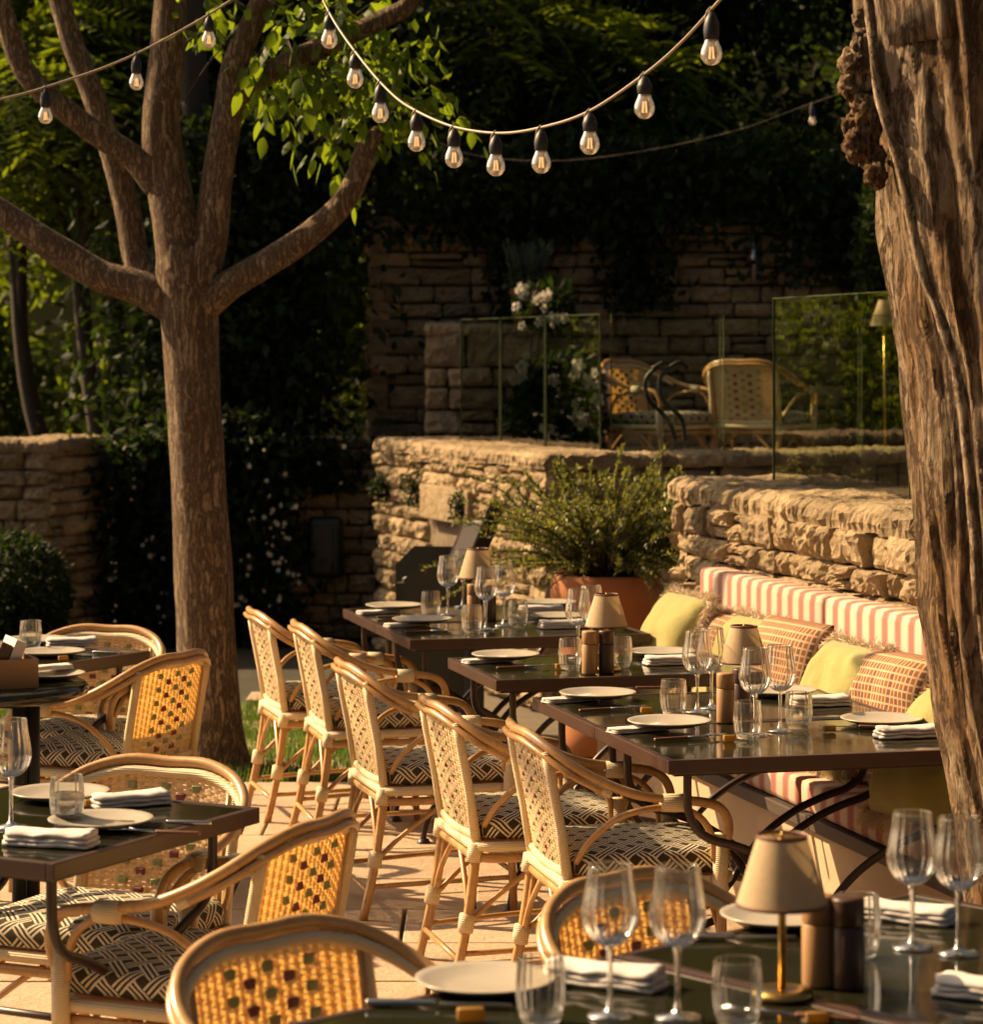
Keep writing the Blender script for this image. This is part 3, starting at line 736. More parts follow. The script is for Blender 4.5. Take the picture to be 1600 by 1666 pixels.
# back-left grove: slender trunks with feathery crowns
G = 'slender trees beyond the garden wall'
for k, (bx, by, tx, ty, Y, cz, sp, n_, nf) in enumerate([
        (262, 700, 205, 330, 18.4, 4.1, (1.3, .9, 1.2), 7, 420),
        (190, 700, 120, 400, 18.9, 3.9, (1.5, .8, 1.3), 7, 420),
        (118, 690, 20, 380, 19.6, 4.4, (1.5, .9, 1.4), 7, 420),
        (20, 700, -90, 300, 20.0, 4.4, (1.4, 1.0, 1.6), 8, 420),
        (150, 690, 170, 250, 21.5, 4.6, (1.6, .9, 1.6), 9, 500),
        (330, 690, 360, 250, 20.2, 4.2, (1.2, .9, 1.4), 8, 520)]):
    bpos, tpos = D(bx, by, Y), D(tx, ty, Y); bpos2 = bpos + (bpos - tpos).normalized() * .6; bpos2.z = max(-.1, bpos2.z - .6)
    lab = ['slender leaning tree with feathery leaves just behind the smooth barked tree', 'thin leaning stem with feathery crown, second beyond the block wall', 'thin tilted stem with feathery crown above the block wall', 'feathery tree at the outer end of the block wall', 'upright feathery tree deep in the grove behind the leaning stems', 'upright dark tree behind the ivy at the terrace corner'][k]
    back_tree(lab, (bpos.x, Y, -.1) if k > 3 else bpos2, tpos, .085 + .02 * (k in (0, 3)), clumps((tpos.x, Y, cz), sp, n_, .5, .85, 60 + k), nf, 'frond', 70 + k, G)
# dark evergreen mass behind the rear wall
G2 = 'dark trees rising behind the rear wall'
for k, (x, Y, cz, sp, nf, lab) in enumerate([
        (-.9, 19.2, 3.9, (.9, .7, 1.5), 5500, 'dense dark tree above the corner of the rear wall'),
        (.3, 19.6, 4.2, (1.0, .7, 1.5), 9000, 'dense dark tree behind the middle bulbs of the string'),
        (1.5, 19.4, 4.2, (1.0, .7, 1.5), 9000, 'dense dark tree behind the wall sconce'),
        (2.8, 19.8, 4.3, (1.1, .8, 1.6), 9000, 'dense dark tree behind the upright clipped shrub'),
        (4.1, 20.0, 4.2, (1.0, .8, 1.6), 6000, 'dense dark tree hidden past the furrowed trunk')]):
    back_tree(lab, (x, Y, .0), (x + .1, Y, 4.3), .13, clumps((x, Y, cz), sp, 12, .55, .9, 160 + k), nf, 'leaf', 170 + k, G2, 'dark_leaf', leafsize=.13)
for k, (px, py, Y) in enumerate([(860, 100, 18.2), (1010, 150, 18.5), (1040, 260, 18.3), (930, 60, 18.6)]):
    c = D(px, py, Y)
    back_tree(['feathery branch spray hanging over the lavender', 'feathery young tree behind the brightest bulbs', 'feathery young tree leaning over the rear wall', 'feathery sapling in the shade high over the rear wall'][k],
              (c.x + .4, Y + .7, 0), (c.x + .25, Y + .5, c.z), .05, clumps((c.x, c.y, c.z), (.45, .3, .35), 4, .35, .55, 260 + k), 90, 'frond', 270 + k, 'feathery young trees over the rear wall', flen=.6)
back_tree('tall tree added behind the garden wall, unseen crown to shade the terrace', (-1.95, 17.7, 0), (-2.0, 17.2, 5.4), .13,  # added tree, crown above the view keeps the terrace in shade
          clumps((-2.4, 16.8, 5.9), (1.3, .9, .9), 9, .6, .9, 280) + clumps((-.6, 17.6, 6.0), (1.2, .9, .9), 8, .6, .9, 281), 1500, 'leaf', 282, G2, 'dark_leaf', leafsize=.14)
# sunlit far grove (a wood that reads as one mass)
cs = clumps((-3.0, 22.6, 3.2), (2.2, .9, 2.6), 40, .6, 1.0, 301) + clumps((-6.6, 22.8, 1.3), (1.8, 1.0, 1.2), 18, .6, 1.0, 305); V, F = leaf_cloud(42000, [c for c, _ in cs], [q for _, q in cs], .15, 302)
tag(np_obj('far_wood', V, F, 'frond'), 'sunlit wood far behind the garden wall', 'wood', kind='stuff')
cs = clumps((3, 25.5, 3.6), (6, .8, 3.4), 52, .9, 1.4, 303); V, F = leaf_cloud(26000, [c for c, _ in cs], [q for _, q in cs], .17, 304)
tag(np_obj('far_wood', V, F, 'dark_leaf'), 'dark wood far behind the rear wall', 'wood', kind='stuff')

# unseen trees added to cut sky fill, behind the viewer and beyond the bench wall
GC = 'unseen trees added round the dining terrace to cut sky fill'
for k, (x, y, hgt) in enumerate([(-9, -5, 8), (-5.5, -7, 9), (-2, -8, 9), (1.5, -7.5, 9), (5, -6, 9), (7.5, -2.5, 8.5), (8.0, 2.0, 8.5), (7.6, 6.5, 8), (6.6, 11, 7.5), (-10, -.5, 7.5)]):
    back_tree(['added sky blocking tree on the lawn side', 'added sky blocking tree next to the lawn side one', 'added sky blocking tree straight behind the dark glossy tables', 'added sky blocking tree behind the dark glossy tables towards the trunk side', 'added sky blocking tree at the corner behind the furrowed trunk', 'added sky blocking tree well beyond the furrowed trunk', 'added sky blocking tree beyond the end of the bench wall', 'added sky blocking tree beyond the middle of the bench wall', 'added sky blocking tree beyond the terrace end of the bench wall', 'outlying added sky blocking tree on the lawn side'][k],
              (x, y, 0), (x + .2, y, hgt * .5), .2, clumps((x, y, hgt * .52), (1.5, 1.3, hgt * .36), 14, 1.0, 1.5, 400 + k), 2600, 'leaf', 420 + k, GC, 'dark_leaf', leafsize=.42)
# climber on the garden wall
def hang_leaves(n, boxes, size, seed):
    r = np.random.default_rng(seed); pos = []
    tot = sum(bx[6] for bx in boxes)
    for bx in boxes:
        k = int(n * bx[6] / tot); pos.append(np.stack([r.normal((bx[0] + bx[1]) / 2, (bx[1] - bx[0]) / 3.3, k), r.uniform(bx[2], bx[3], k), r.uniform(bx[4], bx[5], k)], 1))
    return leaf_quads(np.concatenate(pos), r, size, .6, .55)
cl = thing('flowering_climber', 'dark climbing shrub with small white star flowers covering the garden wall', 'climber')
xa, xb = D(215, 0, 16.8).x, D(468, 0, 16.8).x
V, F = hang_leaves(15000, [(xa - .1, xb * .45 + xa * .55, 16.55, 16.95, 0, 1.30, 1.2), (xa * .55 + xb * .45, xb, 16.6, 16.95, 0, 1.3, 1.0), (xb - .1, xb + .45, 16.78, 16.95, .95, 1.28, .10), (xa + .3, xb - .1, 16.7, 17.2, 1.2, 1.42, .3)], .085, 311)
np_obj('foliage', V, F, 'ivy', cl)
fm = MB()
for k in range(5):
    a = 2 * math.pi * k / 5; d = Vector((math.cos(a), 0, math.sin(a))); s_ = Vector((-d.z, 0, d.x))
    fm.quad(Vector((0, 0, 0)), d * .009 + s_ * .005 + Vector((0, -.003, 0)), d * .019 + Vector((0, -.005, 0)), d * .009 - s_ * .005 + Vector((0, -.003, 0)))
fmesh = fm.mesh('flower', 'petal', False); r = random.Random(31)
clus = [(r.gauss(445, 30), r.gauss(850, 70)) for _ in range(13)] + [(r.uniform(185, 270), r.uniform(740, 1000)) for _ in range(6)]
for k in range(78):
    cq = clus[k % 19]; px, py = r.gauss(cq[0], 9), r.gauss(cq[1], 9)
    if k > 70: px, py = r.uniform(360, 580), r.uniform(725, 800)
    o = link('flower', fmesh, cl); o.location = D(px, py, 16.5 + r.random() * .06); o.rotation_euler = (r.uniform(-.5, .5), r.uniform(0, 6), r.uniform(-.6, .6)); o.scale = (r.uniform(.45, 1.2),) * 3
# ivy column at the terrace corner and along the top of the rear wall
iv = thing('ivy', 'dense dark ivy hanging between the garden wall and the terrace corner', 'ivy')
x0, x1 = D(395, 0, 17.3).x, D(612, 0, 17.3).x
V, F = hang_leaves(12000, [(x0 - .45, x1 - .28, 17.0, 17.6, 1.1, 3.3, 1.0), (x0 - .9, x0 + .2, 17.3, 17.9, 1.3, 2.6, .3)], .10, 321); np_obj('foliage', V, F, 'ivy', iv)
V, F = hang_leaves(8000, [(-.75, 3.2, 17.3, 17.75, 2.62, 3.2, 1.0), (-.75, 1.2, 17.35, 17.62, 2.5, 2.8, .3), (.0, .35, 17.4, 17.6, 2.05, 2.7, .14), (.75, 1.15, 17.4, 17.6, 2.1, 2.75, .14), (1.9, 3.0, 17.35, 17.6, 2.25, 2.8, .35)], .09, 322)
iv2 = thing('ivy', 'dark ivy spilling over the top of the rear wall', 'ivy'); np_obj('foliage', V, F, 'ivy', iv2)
# round clipped bush, left
bc = D(22, 955, 14.2)
bush = thing('bush', 'round clipped bush in front of the block wall', 'bush', (bc.x, bc.y, 0))
V, F = leaf_cloud(9000, [(0, 0, bc.z - .05), (.0, 0, .3)], [(.30, .3, .34), (.27, .27, .3)], .05, 331, shape=5); np_obj('foliage', V, F, 'ivy', bush)
trunk_path(bush, [(0, 0, -.02), (0.01, 0, .3), (.02, 0, .5)], [.03, .025, .02], 'thinbark', 'stem', 7)
# upright clipped shrub by the rear wall
cc = D(1415, 400, 16.6)
ts = thing('upright_shrub', 'tall narrow dark clipped shrub on the terrace beside the furrowed trunk', 'shrub', (cc.x + .12, 16.6, TF))
V, F = leaf_cloud(6000, [(0, 0, .9), (0, 0, 1.5), (.02, 0, .4)], [(.26, .26, .5), (.2, .2, .45), (.28, .28, .4)], .07, 341, shape=4); np_obj('foliage', V, F, 'dark_leaf', ts)
trunk_path(ts, [(0, 0, -.01), (0.01, 0, .4), (.02, 0, .9)], [.03, .025, .02], 'thinbark', 'stem', 7)

# ------------------------------------------------------------------ the smooth barked tree
TY = 11.62
def T(x, y, dy=0.0): return D(x, y, TY + dy)
tb = P(347, 1252, 0.0); TY = tb.y
tree = thing('shade_tree', 'smooth barked tree with spreading limbs growing beside the rattan chairs', 'tree', (tb.x, tb.y, 0))
def tree_limb(name, pts, rs, seg=18, rough=.06, sub=8, mat='bark'):
    c = [p - Vector((tb.x, tb.y, 0)) for p in curve(pts, sub)]; rr = lerp_list(rs, len(c)); b = MB(); sd = len(pts) * 1.7 + pts[0].x
    def fn(i, a, p):
        return 1 + rough * mnoise.noise(Vector((math.cos(a) * 1.2, math.sin(a) * 1.2, p.z * 2.5 + p.x * 2 + sd))) + .035 * mnoise.noise(Vector((math.cos(a) * 5, math.sin(a) * 5, p.z * 6 + p.x * 5 + sd)))
    b.tube(c, rr, seg, True, fn); return b.obj(name, mat, tree)
tree_limb('trunk', [T(349, 1262), T(346, 1235), T(342, 1180), T(337, 1080), T(332, 950), T(325, 820), T(318, 700), T(312, 590), T(308, 510), T(300, 440), T(296, 400)],
          [.20, .158, .138, .128, .125, .120, .117, .118, .124, .125, .105], 28, .05, 8)
tree_limb('limb', [T(290, 500), T(225, 468), T(165, 450), T(105, 415), T(55, 382), T(0, 345), T(-70, 300), Vector((-3.0, 11.3, 2.9)), Vector((-3.9, 10.6, 3.5)), Vector((-3.7, 9.0, 3.7)), Vector((-3.3, 7.7, 3.4))], [.085, .075, .068, .068, .06, .056, .05, .045, .038, .026, .012])  # outer end added out of view to carry the dapple casting clumps
tree_limb('limb', [T(300, 460), T(288, 370), T(270, 280), T(262, 200), T(272, 90), T(278, -10), T(290, -160)], [.115, .10, .092, .082, .076, .07, .06])
tree_limb('limb', [T(262, 480, .05), T(225, 430, .1), T(208, 345, .12), T(185, 255, .14), T(150, 150, .16), T(118, 70, .18), T(80, -60, .2)], [.07, .062, .058, .054, .052, .05, .045])
tree_limb('limb', [T(258, 300), T(215, 255, -.03), T(160, 220, -.06), T(95, 170, -.08), T(40, 115, -.1), T(8, 30, -.12), T(-25, -80, -.14)], [.07, .055, .052, .05, .048, .046, .04])
tree_limb('limb', [T(318, 470, -.02), T(342, 390, -.03), T(352, 300, -.05), T(370, 190, -.06), T(384, 100, -.08), T(420, 20, -.1), T(470, -90, -.1)], [.09, .075, .068, .062, .058, .052, .045])
tree_limb('limb', [T(378, 165, -.06), T(420, 128, -.08), T(480, 98, -.1), T(560, 62, -.12), T(630, 28, -.14), T(665, 5, -.16), T(685, -60, -.2)], [.05, .05, .048, .044, .04, .038, .03])
tree_limb('limb', [T(330, 495, -.03), T(375, 462, -.06), T(430, 430, -.08), T(500, 385, -.1), T(555, 335, -.12), T(583, 285, -.13), T(597, 240, -.14), T(618, 212, -.16)], [.08, .066, .06, .056, .052, .05, .046, .03])
# leaves one can pick apart
lf = MB()
prof = [(0, .0), (.12, .30), (.35, .46), (.6, .40), (.82, .2), (1.0, 0.0)]
vs = []; 
for (u, wd) in prof: vs += [(-wd * .55, u, -.10 * abs(wd) - .18 * u * u), (0, u, .0 - .18 * u * u), (wd * .55, u, -.10 * abs(wd) - .18 * u * u)]
fs = []
for k in range(5): fs += [(k * 3, k * 3 + 1, k * 3 + 4, k * 3 + 3), (k * 3 + 1, k * 3 + 2, k * 3 + 5, k * 3 + 4)]
lf.add(vs, fs); leafmesh = lf.mesh('leaf', 'leaf')
r = random.Random(77)
twigs = []
for k in range(44):
    if k < 26: o = (r.uniform(420, 660), r.uniform(-20, 130))
    elif k < 36: o = (r.uniform(520, 700), r.uniform(120, 215))
    else: o = (r.uniform(300, 400), r.uniform(-30, 60))
    twigs.append(o)
nleaf = 0
for k, (px, py) in enumerate(twigs):
    p = T(px, py, r.uniform(-.35, .35)) - Vector((tb.x, tb.y, 0))
    d = Vector((r.uniform(-.7, .9), r.uniform(-.6, .5), r.uniform(-.7, .05))).normalized(); L = r.uniform(.22, .38)
    pts = [p + d * (L * q) + Vector((0, 0, -.22 * L * q * q)) for q in (0, .35, .7, 1.0)]
    b = MB(); b.tube(pts, [.004, .003, .0025, .0015], 5); b.obj('twig', 'thinbark', tree)
    side = d.cross(Vector((0, 0, 1))).normalized()
    for q in range(9):
        if nleaf >= 298: break
        f = .2 + .8 * (q // 2) / 4; sg = -1 if q % 2 else 1
        pos = pts[0].lerp(pts[3], min(f, 1.0)) + Vector((0, 0, -.1 * L * f * f))
        dirv = (side * sg * .8 + d * .6 + Vector((0, 0, -.75 + r.uniform(-.35, .35)))).normalized() if q < 8 else (d + Vector((0, 0, -.8))).normalized()
        up = (Vector((r.uniform(-.5, .5), r.uniform(-.5, .5), 1))); x = dirv.cross(up).normalized(); z = x.cross(dirv)
        m4 = Matrix((x, dirv, z)).transposed().to_4x4(); m4.translation = pos
        o = link('leaf', leafmesh, tree); s_ = r.uniform(.065, .11); o.matrix_basis = m4 @ Matrix.Diagonal((s_, s_, s_, 1)); nleaf += 1
# rest of the crown, over the frame: thin and gappy, clumps placed to throw dapples
cs = []
for (x, y, z, q) in [(-1.6, 11.3, 4.6, .5), (-.9, 11.6, 4.7, .6), (-.3, 11.2, 4.3, .6), (.1, 11.8, 4.0, .5), (.5, 11.2, 4.3, .55), (-1.2, 10.8, 4.2, .5), (-.5, 10.4, 4.5, .55), (-.4, 12.4, 4.5, .6), (-4.35, 10.75, 4.0, .34), (-4.0, 9.7, 3.9, .36), (-3.6, 8.6, 3.6, .36), (-3.2, 7.6, 3.4, .32)]:
    cs.append(((x - tb.x, y - tb.y, z), (q * 1.1, q, q * .6)))
V, F = frond_cloud(250, [c for c, _ in cs], [q for _, q in cs], .38, 351, pairs=6, lw=.05); np_obj('crown', V, F, 'leaf', tree)
cs = [T(x, y) - Vector((tb.x, tb.y, 0)) for x, y in ((470, 40), (560, 20), (620, 110), (660, 70), (680, 170), (520, 150), (600, 200), (440, 120), (340, 40), (560, 90))]
V, F = leaf_cloud(520, [tuple(c) for c in cs], [(.19, .28, .15)] * len(cs), .085, 353, droop=.9, wratio=.55); np_obj('foliage', V, F, 'leaf', tree)

# ------------------------------------------------------------------ the furrowed trunk
QY = 6.25
rt_base = Vector((D(1700, 0, QY).x, QY + .1, 0))
old = thing('furrowed_tree', 'old thick trunk with deep furrowed reddish bark and a knobbly burl', 'tree', rt_base)
def QL(y):  # left outline
    return np.interp(y, [-400, -100, 0, 150, 300, 450, 600, 800, 1000, 1150, 1300, 1450, 1700, 1900], [1395, 1392, 1398, 1415, 1432, 1450, 1472, 1492, 1508, 1525, 1555, 1580, 1600, 1560])
ys = list(np.linspace(1860, -260, 230)); rows_, seg = [], 200
vs, fs = [], []
for i, y in enumerate(ys):
    xl_ = (QL(y) + 12 - CX) / FP * QY; z = H - (y - YH) / FP * QY
    rad = np.interp(z, [-.05, .25, 1.0, 2.0, 2.7], [.36, .29, .265, .30, .34])
    cx = xl_ + rad
    for k in range(seg):
        a = 2 * math.pi * k / seg; tw_ = a + z * .10 + .12 * mnoise.noise(Vector((z * .8, math.cos(a), math.sin(a))))
        c3 = Vector((math.cos(tw_), math.sin(tw_), 0))
        rid = 1 - abs(mnoise.noise(Vector((c3.x * 2.6, c3.y * 2.6, z * .55)))) * 2.2
        rid2 = 1 - abs(mnoise.noise(Vector((c3.x * 11, c3.y * 11, z * 1.6 + 7)))) * 2.0
        fine = mnoise.noise(Vector((c3.x * 22, c3.y * 22, z * 4)))
        kn = mnoise.noise(Vector((c3.x * 3, c3.y * 3, z * 4.5 + 20)))
        rr = rad * (.94 + .07 * max(rid, -.3) + .055 * max(rid2, -.4) + .022 * fine + .025 * kn + .012 * mnoise.noise(Vector((c3.x * 40, c3.y * 40, z * 9))))
        vs.append((cx + rr * math.cos(a) - rt_base.x, QY + .1 + rr * math.sin(a) - rt_base.y, z))
for i in range(len(ys) - 1):
    for k in range(seg):
        k2 = (k + 1) % seg; fs.append((i * seg + k, i * seg + k2, (i + 1) * seg + k2, (i + 1) * seg + k))
b = MB(); b.add(vs, fs); b.obj('trunk', 'oldbark', old)
# vine-like ridge running down the trunk
rp = [(1408, -60), (1420, 60), (1432, 160), (1462, 260), (1482, 350), (1502, 440), (1532, 520), (1560, 620), (1572, 720), (1585, 860), (1592, 1000)]
pts = [D(x, y, QY - .215) - rt_base for x, y in rp]
def ridge_fn(i, a, p): return 1 + .35 * mnoise.noise(Vector((a, p.z * 14, 3)))
b = MB(); b.tube(curve(pts, 8), .012, 8, True, ridge_fn); b.obj('ridge', 'sunlit_bark', old)
# burl
r = random.Random(5)
def burl(px, py, rad, dy):
    c = D(px, py, QY + dy) - rt_base; bm = bmesh.new(); bmesh.ops.create_icosphere(bm, subdivisions=4, radius=1)
    for q in bm.verts:
        n_ = mnoise.noise(q.co * 1.9 + Vector((px, py, 0))) * .35 + mnoise.noise(q.co * 5 + Vector((px, 1, 0))) * .16 - .18 * abs(mnoise.noise(q.co * 9)); q.co *= (1 + n_)
        q.co = Vector((q.co.x * rad, q.co.y * rad, q.co.z * rad * 1.15)) + c
    me = bpy.data.meshes.new('burl'); bm.to_mesh(me); bm.free(); me.materials.append(M['oldbark']); me.polygons.foreach_set('use_smooth', [True] * len(me.polygons)); link('burl', me, old)
for (px, py, rd) in [(1392, 105, .036), (1385, 140, .030), (1410, 120, .045), (1408, 210, .040), (1396, 235, .036), (1418, 255, .034), (1425, 285, .028), (1402, 70, .024), (1400, 30, .02), (1412, 175, .04), (1388, 205, .026)]:
    burl(px, py, rd, -.02 + r.uniform(-.03, .03))
V, F = frond_cloud(260, [(-.1, .3, 3.9), (.7, -.4, 4.2), (.3, -1.2, 4.0), (1.2, .8, 4.2), (-.4, -.6, 4.3)], [(.9, .8, .5)] * 5, .34, 361, pairs=6, lw=.04); np_obj('crown', V, F, 'leaf', old)
b = MB(); b.tube(curve([Vector((-.1, 0, 2.5)), Vector((-.12, 0, 3.0)), Vector((0, .1, 3.6)), Vector((.2, 0, 4.3))], 5), [.32] * 6 + [.28] * 5 + [.16] * 5, 20); b.obj('limb', 'oldbark', old)

# ------------------------------------------------------------------ rattan armchair
def make_chair():
    t = thing('rattan_armchair', 'x', 'chair')
    HB = .795
    bow = [(-.262, .185, .47), (-.272, .20, .55), (-.280, .165, .605), (-.287, .07, .625), (-.290, -.04, .640), (-.285, -.13, .672), (-.262, -.21, .715), (-.205, -.265, .757), (-.11, -.297, .783), (0, -.305, HB - .013)]
    bow = bow + [(-x, y, z) for x, y, z in bow[:-1][::-1]]
    def jn(i, a, p): return 1 + .05 * mnoise.noise(Vector((p.x * 30, p.y * 30, p.z * 30)))
    b = MB(); b.tube(curve(bow, 5), .0130, 8, True, jn); b.obj('bow_rail', 'rattan', t)
    b = MB(); b.tube([p + Vector((0, .012, -.027)) for p in curve(bow[5:-5], 5)], .012, 8, True, jn); b.obj('inner_rail', 'wrap', t)
    b = MB(); b.tube([p + Vector((0, -.014, -.018)) for p in curve(bow[5:-5], 5)], .009, 8, True, jn); b.obj('outer_rail', 'rattan', t)
    for sg in (-1, 1):
        # small inner arch under the arm
        ar = [(sg * .215, -.195, .46), (sg * .245, -.165, .52), (sg * .272, -.09, .585), (sg * .282, .03, .607), (sg * .278, .11, .585), (sg * .265, .155, .53), (sg * .258, .165, .46)]
        b = MB(); b.tube(curve(ar, 5), .0092, 8, True, jn); b.obj('arm_arch', 'rattan', t)
        b = MB(); b.tube([(sg * .286, .075, .618), (sg * .287, .05, .618), (sg * .288, .015, .620)], [.0245, .025, .0245], 10); o = b.obj('binding', 'wrap', t)
        # back post
        b = MB(); b.tube([(sg * .205, -.212, .40), (sg * .208, -.235, .55), (sg * .209, -.262, .69), (sg * .205, -.272, .748)], .0145, 8); b.obj('back_post', 'wrap', t)
        # front post wrapped, then leg
        b = MB(); b.tube([(sg * .262, .182, .53), (sg * .258, .182, .40), (sg * .252, .185, .355)], [.019, .021, .021], 9); b.obj('front_post', 'wrap', t)
        b = MB(); b.tube([(sg * .252, .185, .40), (sg * .248, .19, .2), (sg * .245, .20, 0)], [.0145, .014, .0125], 8, True, jn); b.obj('leg', 'rattan', t)
        b = MB(); b.tube(curve([(sg * .205, -.212, .42), (sg * .205, -.225, .30), (sg * .21, -.25, .15), (sg * .215, -.285, 0)], 4), .0145, 8, True, jn)
        b.tube(curve([(sg * .188, -.205, .40), (sg * .190, -.218, .30), (sg * .200, -.24, .18), (sg * .205, -.262, .06)], 4), .0095, 8, True, jn); b.obj('leg', 'rattan', t)
        b = MB(); b.tube([(sg * .207, -.240, .215), (sg * .2075, -.243, .195), (sg * .208, -.248, .165)], [.0225, .023, .0225], 9); b.obj('binding', 'wrap', t)
        b = MB(); b.tube([(sg * .248, .19, .20), (sg * .248, .19, .17)], .019, 9); b.obj('binding', 'wrap', t)
        b = MB(); b.tube([(sg * .206, -.215, .41), (sg * .206, -.222, .36)], .0225, 9); b.obj('binding', 'wrap', t)
        # side stretcher and diagonal braces
        b = MB(); b.tube(curve([(sg * .246, .205, .12), (sg * .235, .0, .115), (sg * .21, -.262, .105)], 4), .0082, 7, True, jn); b.obj('stretcher', 'rattan', t)
        b = MB(); b.tube(curve([(sg * .207, -.235, .19), (sg * .213, -.16, .26), (sg * .225, -.06, .335), (sg * .235, -.01, .385)], 4), .0082, 7, True, jn); b.obj('brace', 'rattan', t)
        b = MB(); b.tube(curve([(sg * .248, .19, .19), (sg * .245, .14, .27), (sg * .24, .06, .345), (sg * .238, .02, .385)], 4), .0082, 7, True, jn); b.obj('brace', 'rattan', t)
        b = MB(); b.tube(curve([(sg * .246, .195, .19), (sg * .19, .197, .27), (sg * .09, .20, .345), (sg * .03, .20, .38)], 4), .0082, 7, True, jn); b.obj('brace', 'rattan', t)
        b = MB(); b.tube(curve([(sg * .205, -.238, .19), (sg * .16, -.232, .27), (sg * .08, -.225, .345), (sg * .03, -.22, .38)], 4), .0082, 7, True, jn); b.obj('brace', 'rattan', t)
    b = MB(); b.tube([(-.246, .20, .135), (.246, .20, .135)], .0082, 7, True, jn); b.obj('stretcher', 'rattan', t)
    b = MB(); b.tube([(-.21, -.268, .09), (.21, -.268, .09)], .0082, 7, True, jn); b.obj('stretcher', 'rattan', t)
    # seat frame: rounded ring
    def ring(hx, hy0, hy1, rc, z, n=5):
        pts = []
        for (cx, cy, a0) in ((hx - rc, hy1 - rc, 0), (-hx + rc, hy1 - rc, 90), (-hx + rc, hy0 + rc, 180), (hx - rc, hy0 + rc, 270)):
            for k in range(n + 1):
                a = R(a0 + 90 * k / n); pts.append((cx + rc * math.cos(a), cy + rc * math.sin(a), z))
        return pts
    rg = ring(.245, -.225, .225, .07, .405); rg.append(rg[0])
    b = MB(); b.tube(rg, .0145, 8, False, jn); b.obj('seat_frame', 'wrap', t)
    rg = ring(.238, -.218, .218, .07, .372); rg.append(rg[0])
    b = MB(); b.tube(rg, .013, 8, False, jn); b.obj('apron', 'rattan', t)
    # woven seat under the cushion, cushion with its own lattice
    def slab_shape(name, hx, hy0, hy1, rc, z0, z1, mat, puff=.0):
        base = [Vector(p) for p in ring(hx, hy0, hy1, rc, 0, 5)]; n = len(base); cen = Vector((0, (hy0 + hy1) / 2, 0)); m = MB(); vs, uv, fs = [], [], []
        prof = [(.90, z0, 0), (.985, z0 + .008, 0), (1.0, (z0 + z1) / 2, 0), (.985, z1 - .012, 0), (.955, z1 - .002, 0), (.75, z1 + puff * .6, 0), (.4, z1 + puff * .9, 0), (.05, z1 + puff, 0)]
        for (k, z, _) in prof:
            for p in base:
                q = cen + (p - cen) * k; vs.append((q.x, q.y, z))
                dr = max(0.0, z1 - z) if k > .93 else 0; kk = min(k, .97)
                e = cen + (p - cen) * (kk if z > z1 - .003 else .97); ou = (p - cen).normalized()
                ex = ou * (z1 - z) if z <= z1 - .003 else Vector((0, 0, 0))
                if abs(ou.x) > abs(ou.y): ex = Vector((math.copysign(ex.length, ou.x), 0, 0))
                else: ex = Vector((0, math.copysign(ex.length, ou.y), 0))
                uv.append((e.x + ex.x, e.y + ex.y))
        for i in range(len(prof) - 1):
            for j in range(n):
                j2 = (j + 1) % n; fs.append((i * n + j, i * n + j2, (i + 1) * n + j2, (i + 1) * n + j))
        fs.append(tuple((len(prof) - 1) * n + j for j in range(n))); fs.append(tuple(range(n - 1, -1, -1)))
        m.add(vs, fs); m.uv = uv; return m.obj(name, mat, t)
    slab_shape('seat', .235, -.215, .215, .06, .385, .418, 'weave')
    slab_shape('cushion', .232, -.205, .235, .05, .420, .482, 'lattice', .012)
    # woven back
    def bp(u, z):  # u in -1..1 across, returns position
        f = (z - .43) / .33; hw = .188 + .006 * f
        return Vector((u * hw, -.212 - .055 * f - .030 * (1 - u * u) * (.4 + .6 * f), z))
    def ztop(u): return .752 - .022 * u * u
    NR, NC = 30, 18; b = MB(); z_lo = .432
    for i in range(NR):
        f0 = (i + .5) / NR; pts = []
        for j in range(NC * 2 + 1):
            u = -1 + j / NC; z = z_lo + (ztop(u) - z_lo) * f0
            p = bp(u, z); p.y += .0028 * math.cos(math.pi * (j / 2.0 * 2 / 2 + i)); pts.append(p)
        hh = .0045
        vs = []
        for p in pts: vs += [p - Vector((0, 0, hh)), p + Vector((0, 0, hh))]
        b.add(vs, [(k * 2, k * 2 + 2, k * 2 + 3, k * 2 + 1) for k in range(len(pts) - 1)])
    for j in range(NC + 1):
        u = -1 + 2 * j / NC; vs = []
        for i in range(NR * 2 + 1):
            f0 = i / (NR * 2); z = z_lo + (ztop(u) - z_lo) * f0; p = bp(u, z); p.y -= .0022 * math.cos(math.pi * (i / 2.0 + j)); vs += [p - Vector((.0058, 0, 0)), p + Vector((.0058, 0, 0))]
        b.add(vs, [(k * 2, k * 2 + 1, k * 2 + 3, k * 2 + 2) for k in range(NR * 2)])
    pan = b.obj('woven_back', 'weave', t)
    b = MB(); fr = [bp(-1.03, z_lo), bp(0, z_lo - .006), bp(1.03, z_lo)]; b.tube(curve(fr, 6), .014, 8); b.obj('back_rail', 'wrap', t)
    for sg in (-1, 1):
        b = MB(); b.tube([bp(sg * 1.0, z_lo), bp(sg * 1.0, .6), bp(sg * 1.0, ztop(1))], .008, 7); b.obj('panel_edge', 'rattan', t)
    ck = MB(); ck.box((0, 0, 0), (.030, .0105, .0205), bev=.003); gm_, rm_ = ck.mesh('check', 'green_check'), ck.mesh('check', 'red_check')
    for rr_ in range(13):
        z = .452 + rr_ * .0225
        cols = (-2, 0, 2) if rr_ % 2 == 0 else (-1, 1)
        for cc_ in cols:
            u = cc_ * .235; p = bp(u, z)
            o = link('check', gm_ if rr_ % 2 == 0 else rm_, pan); o.location = p; o.rotation_euler = (-.17, 0, -u * .30)
    return t
chair0 = make_chair(); used = [False]
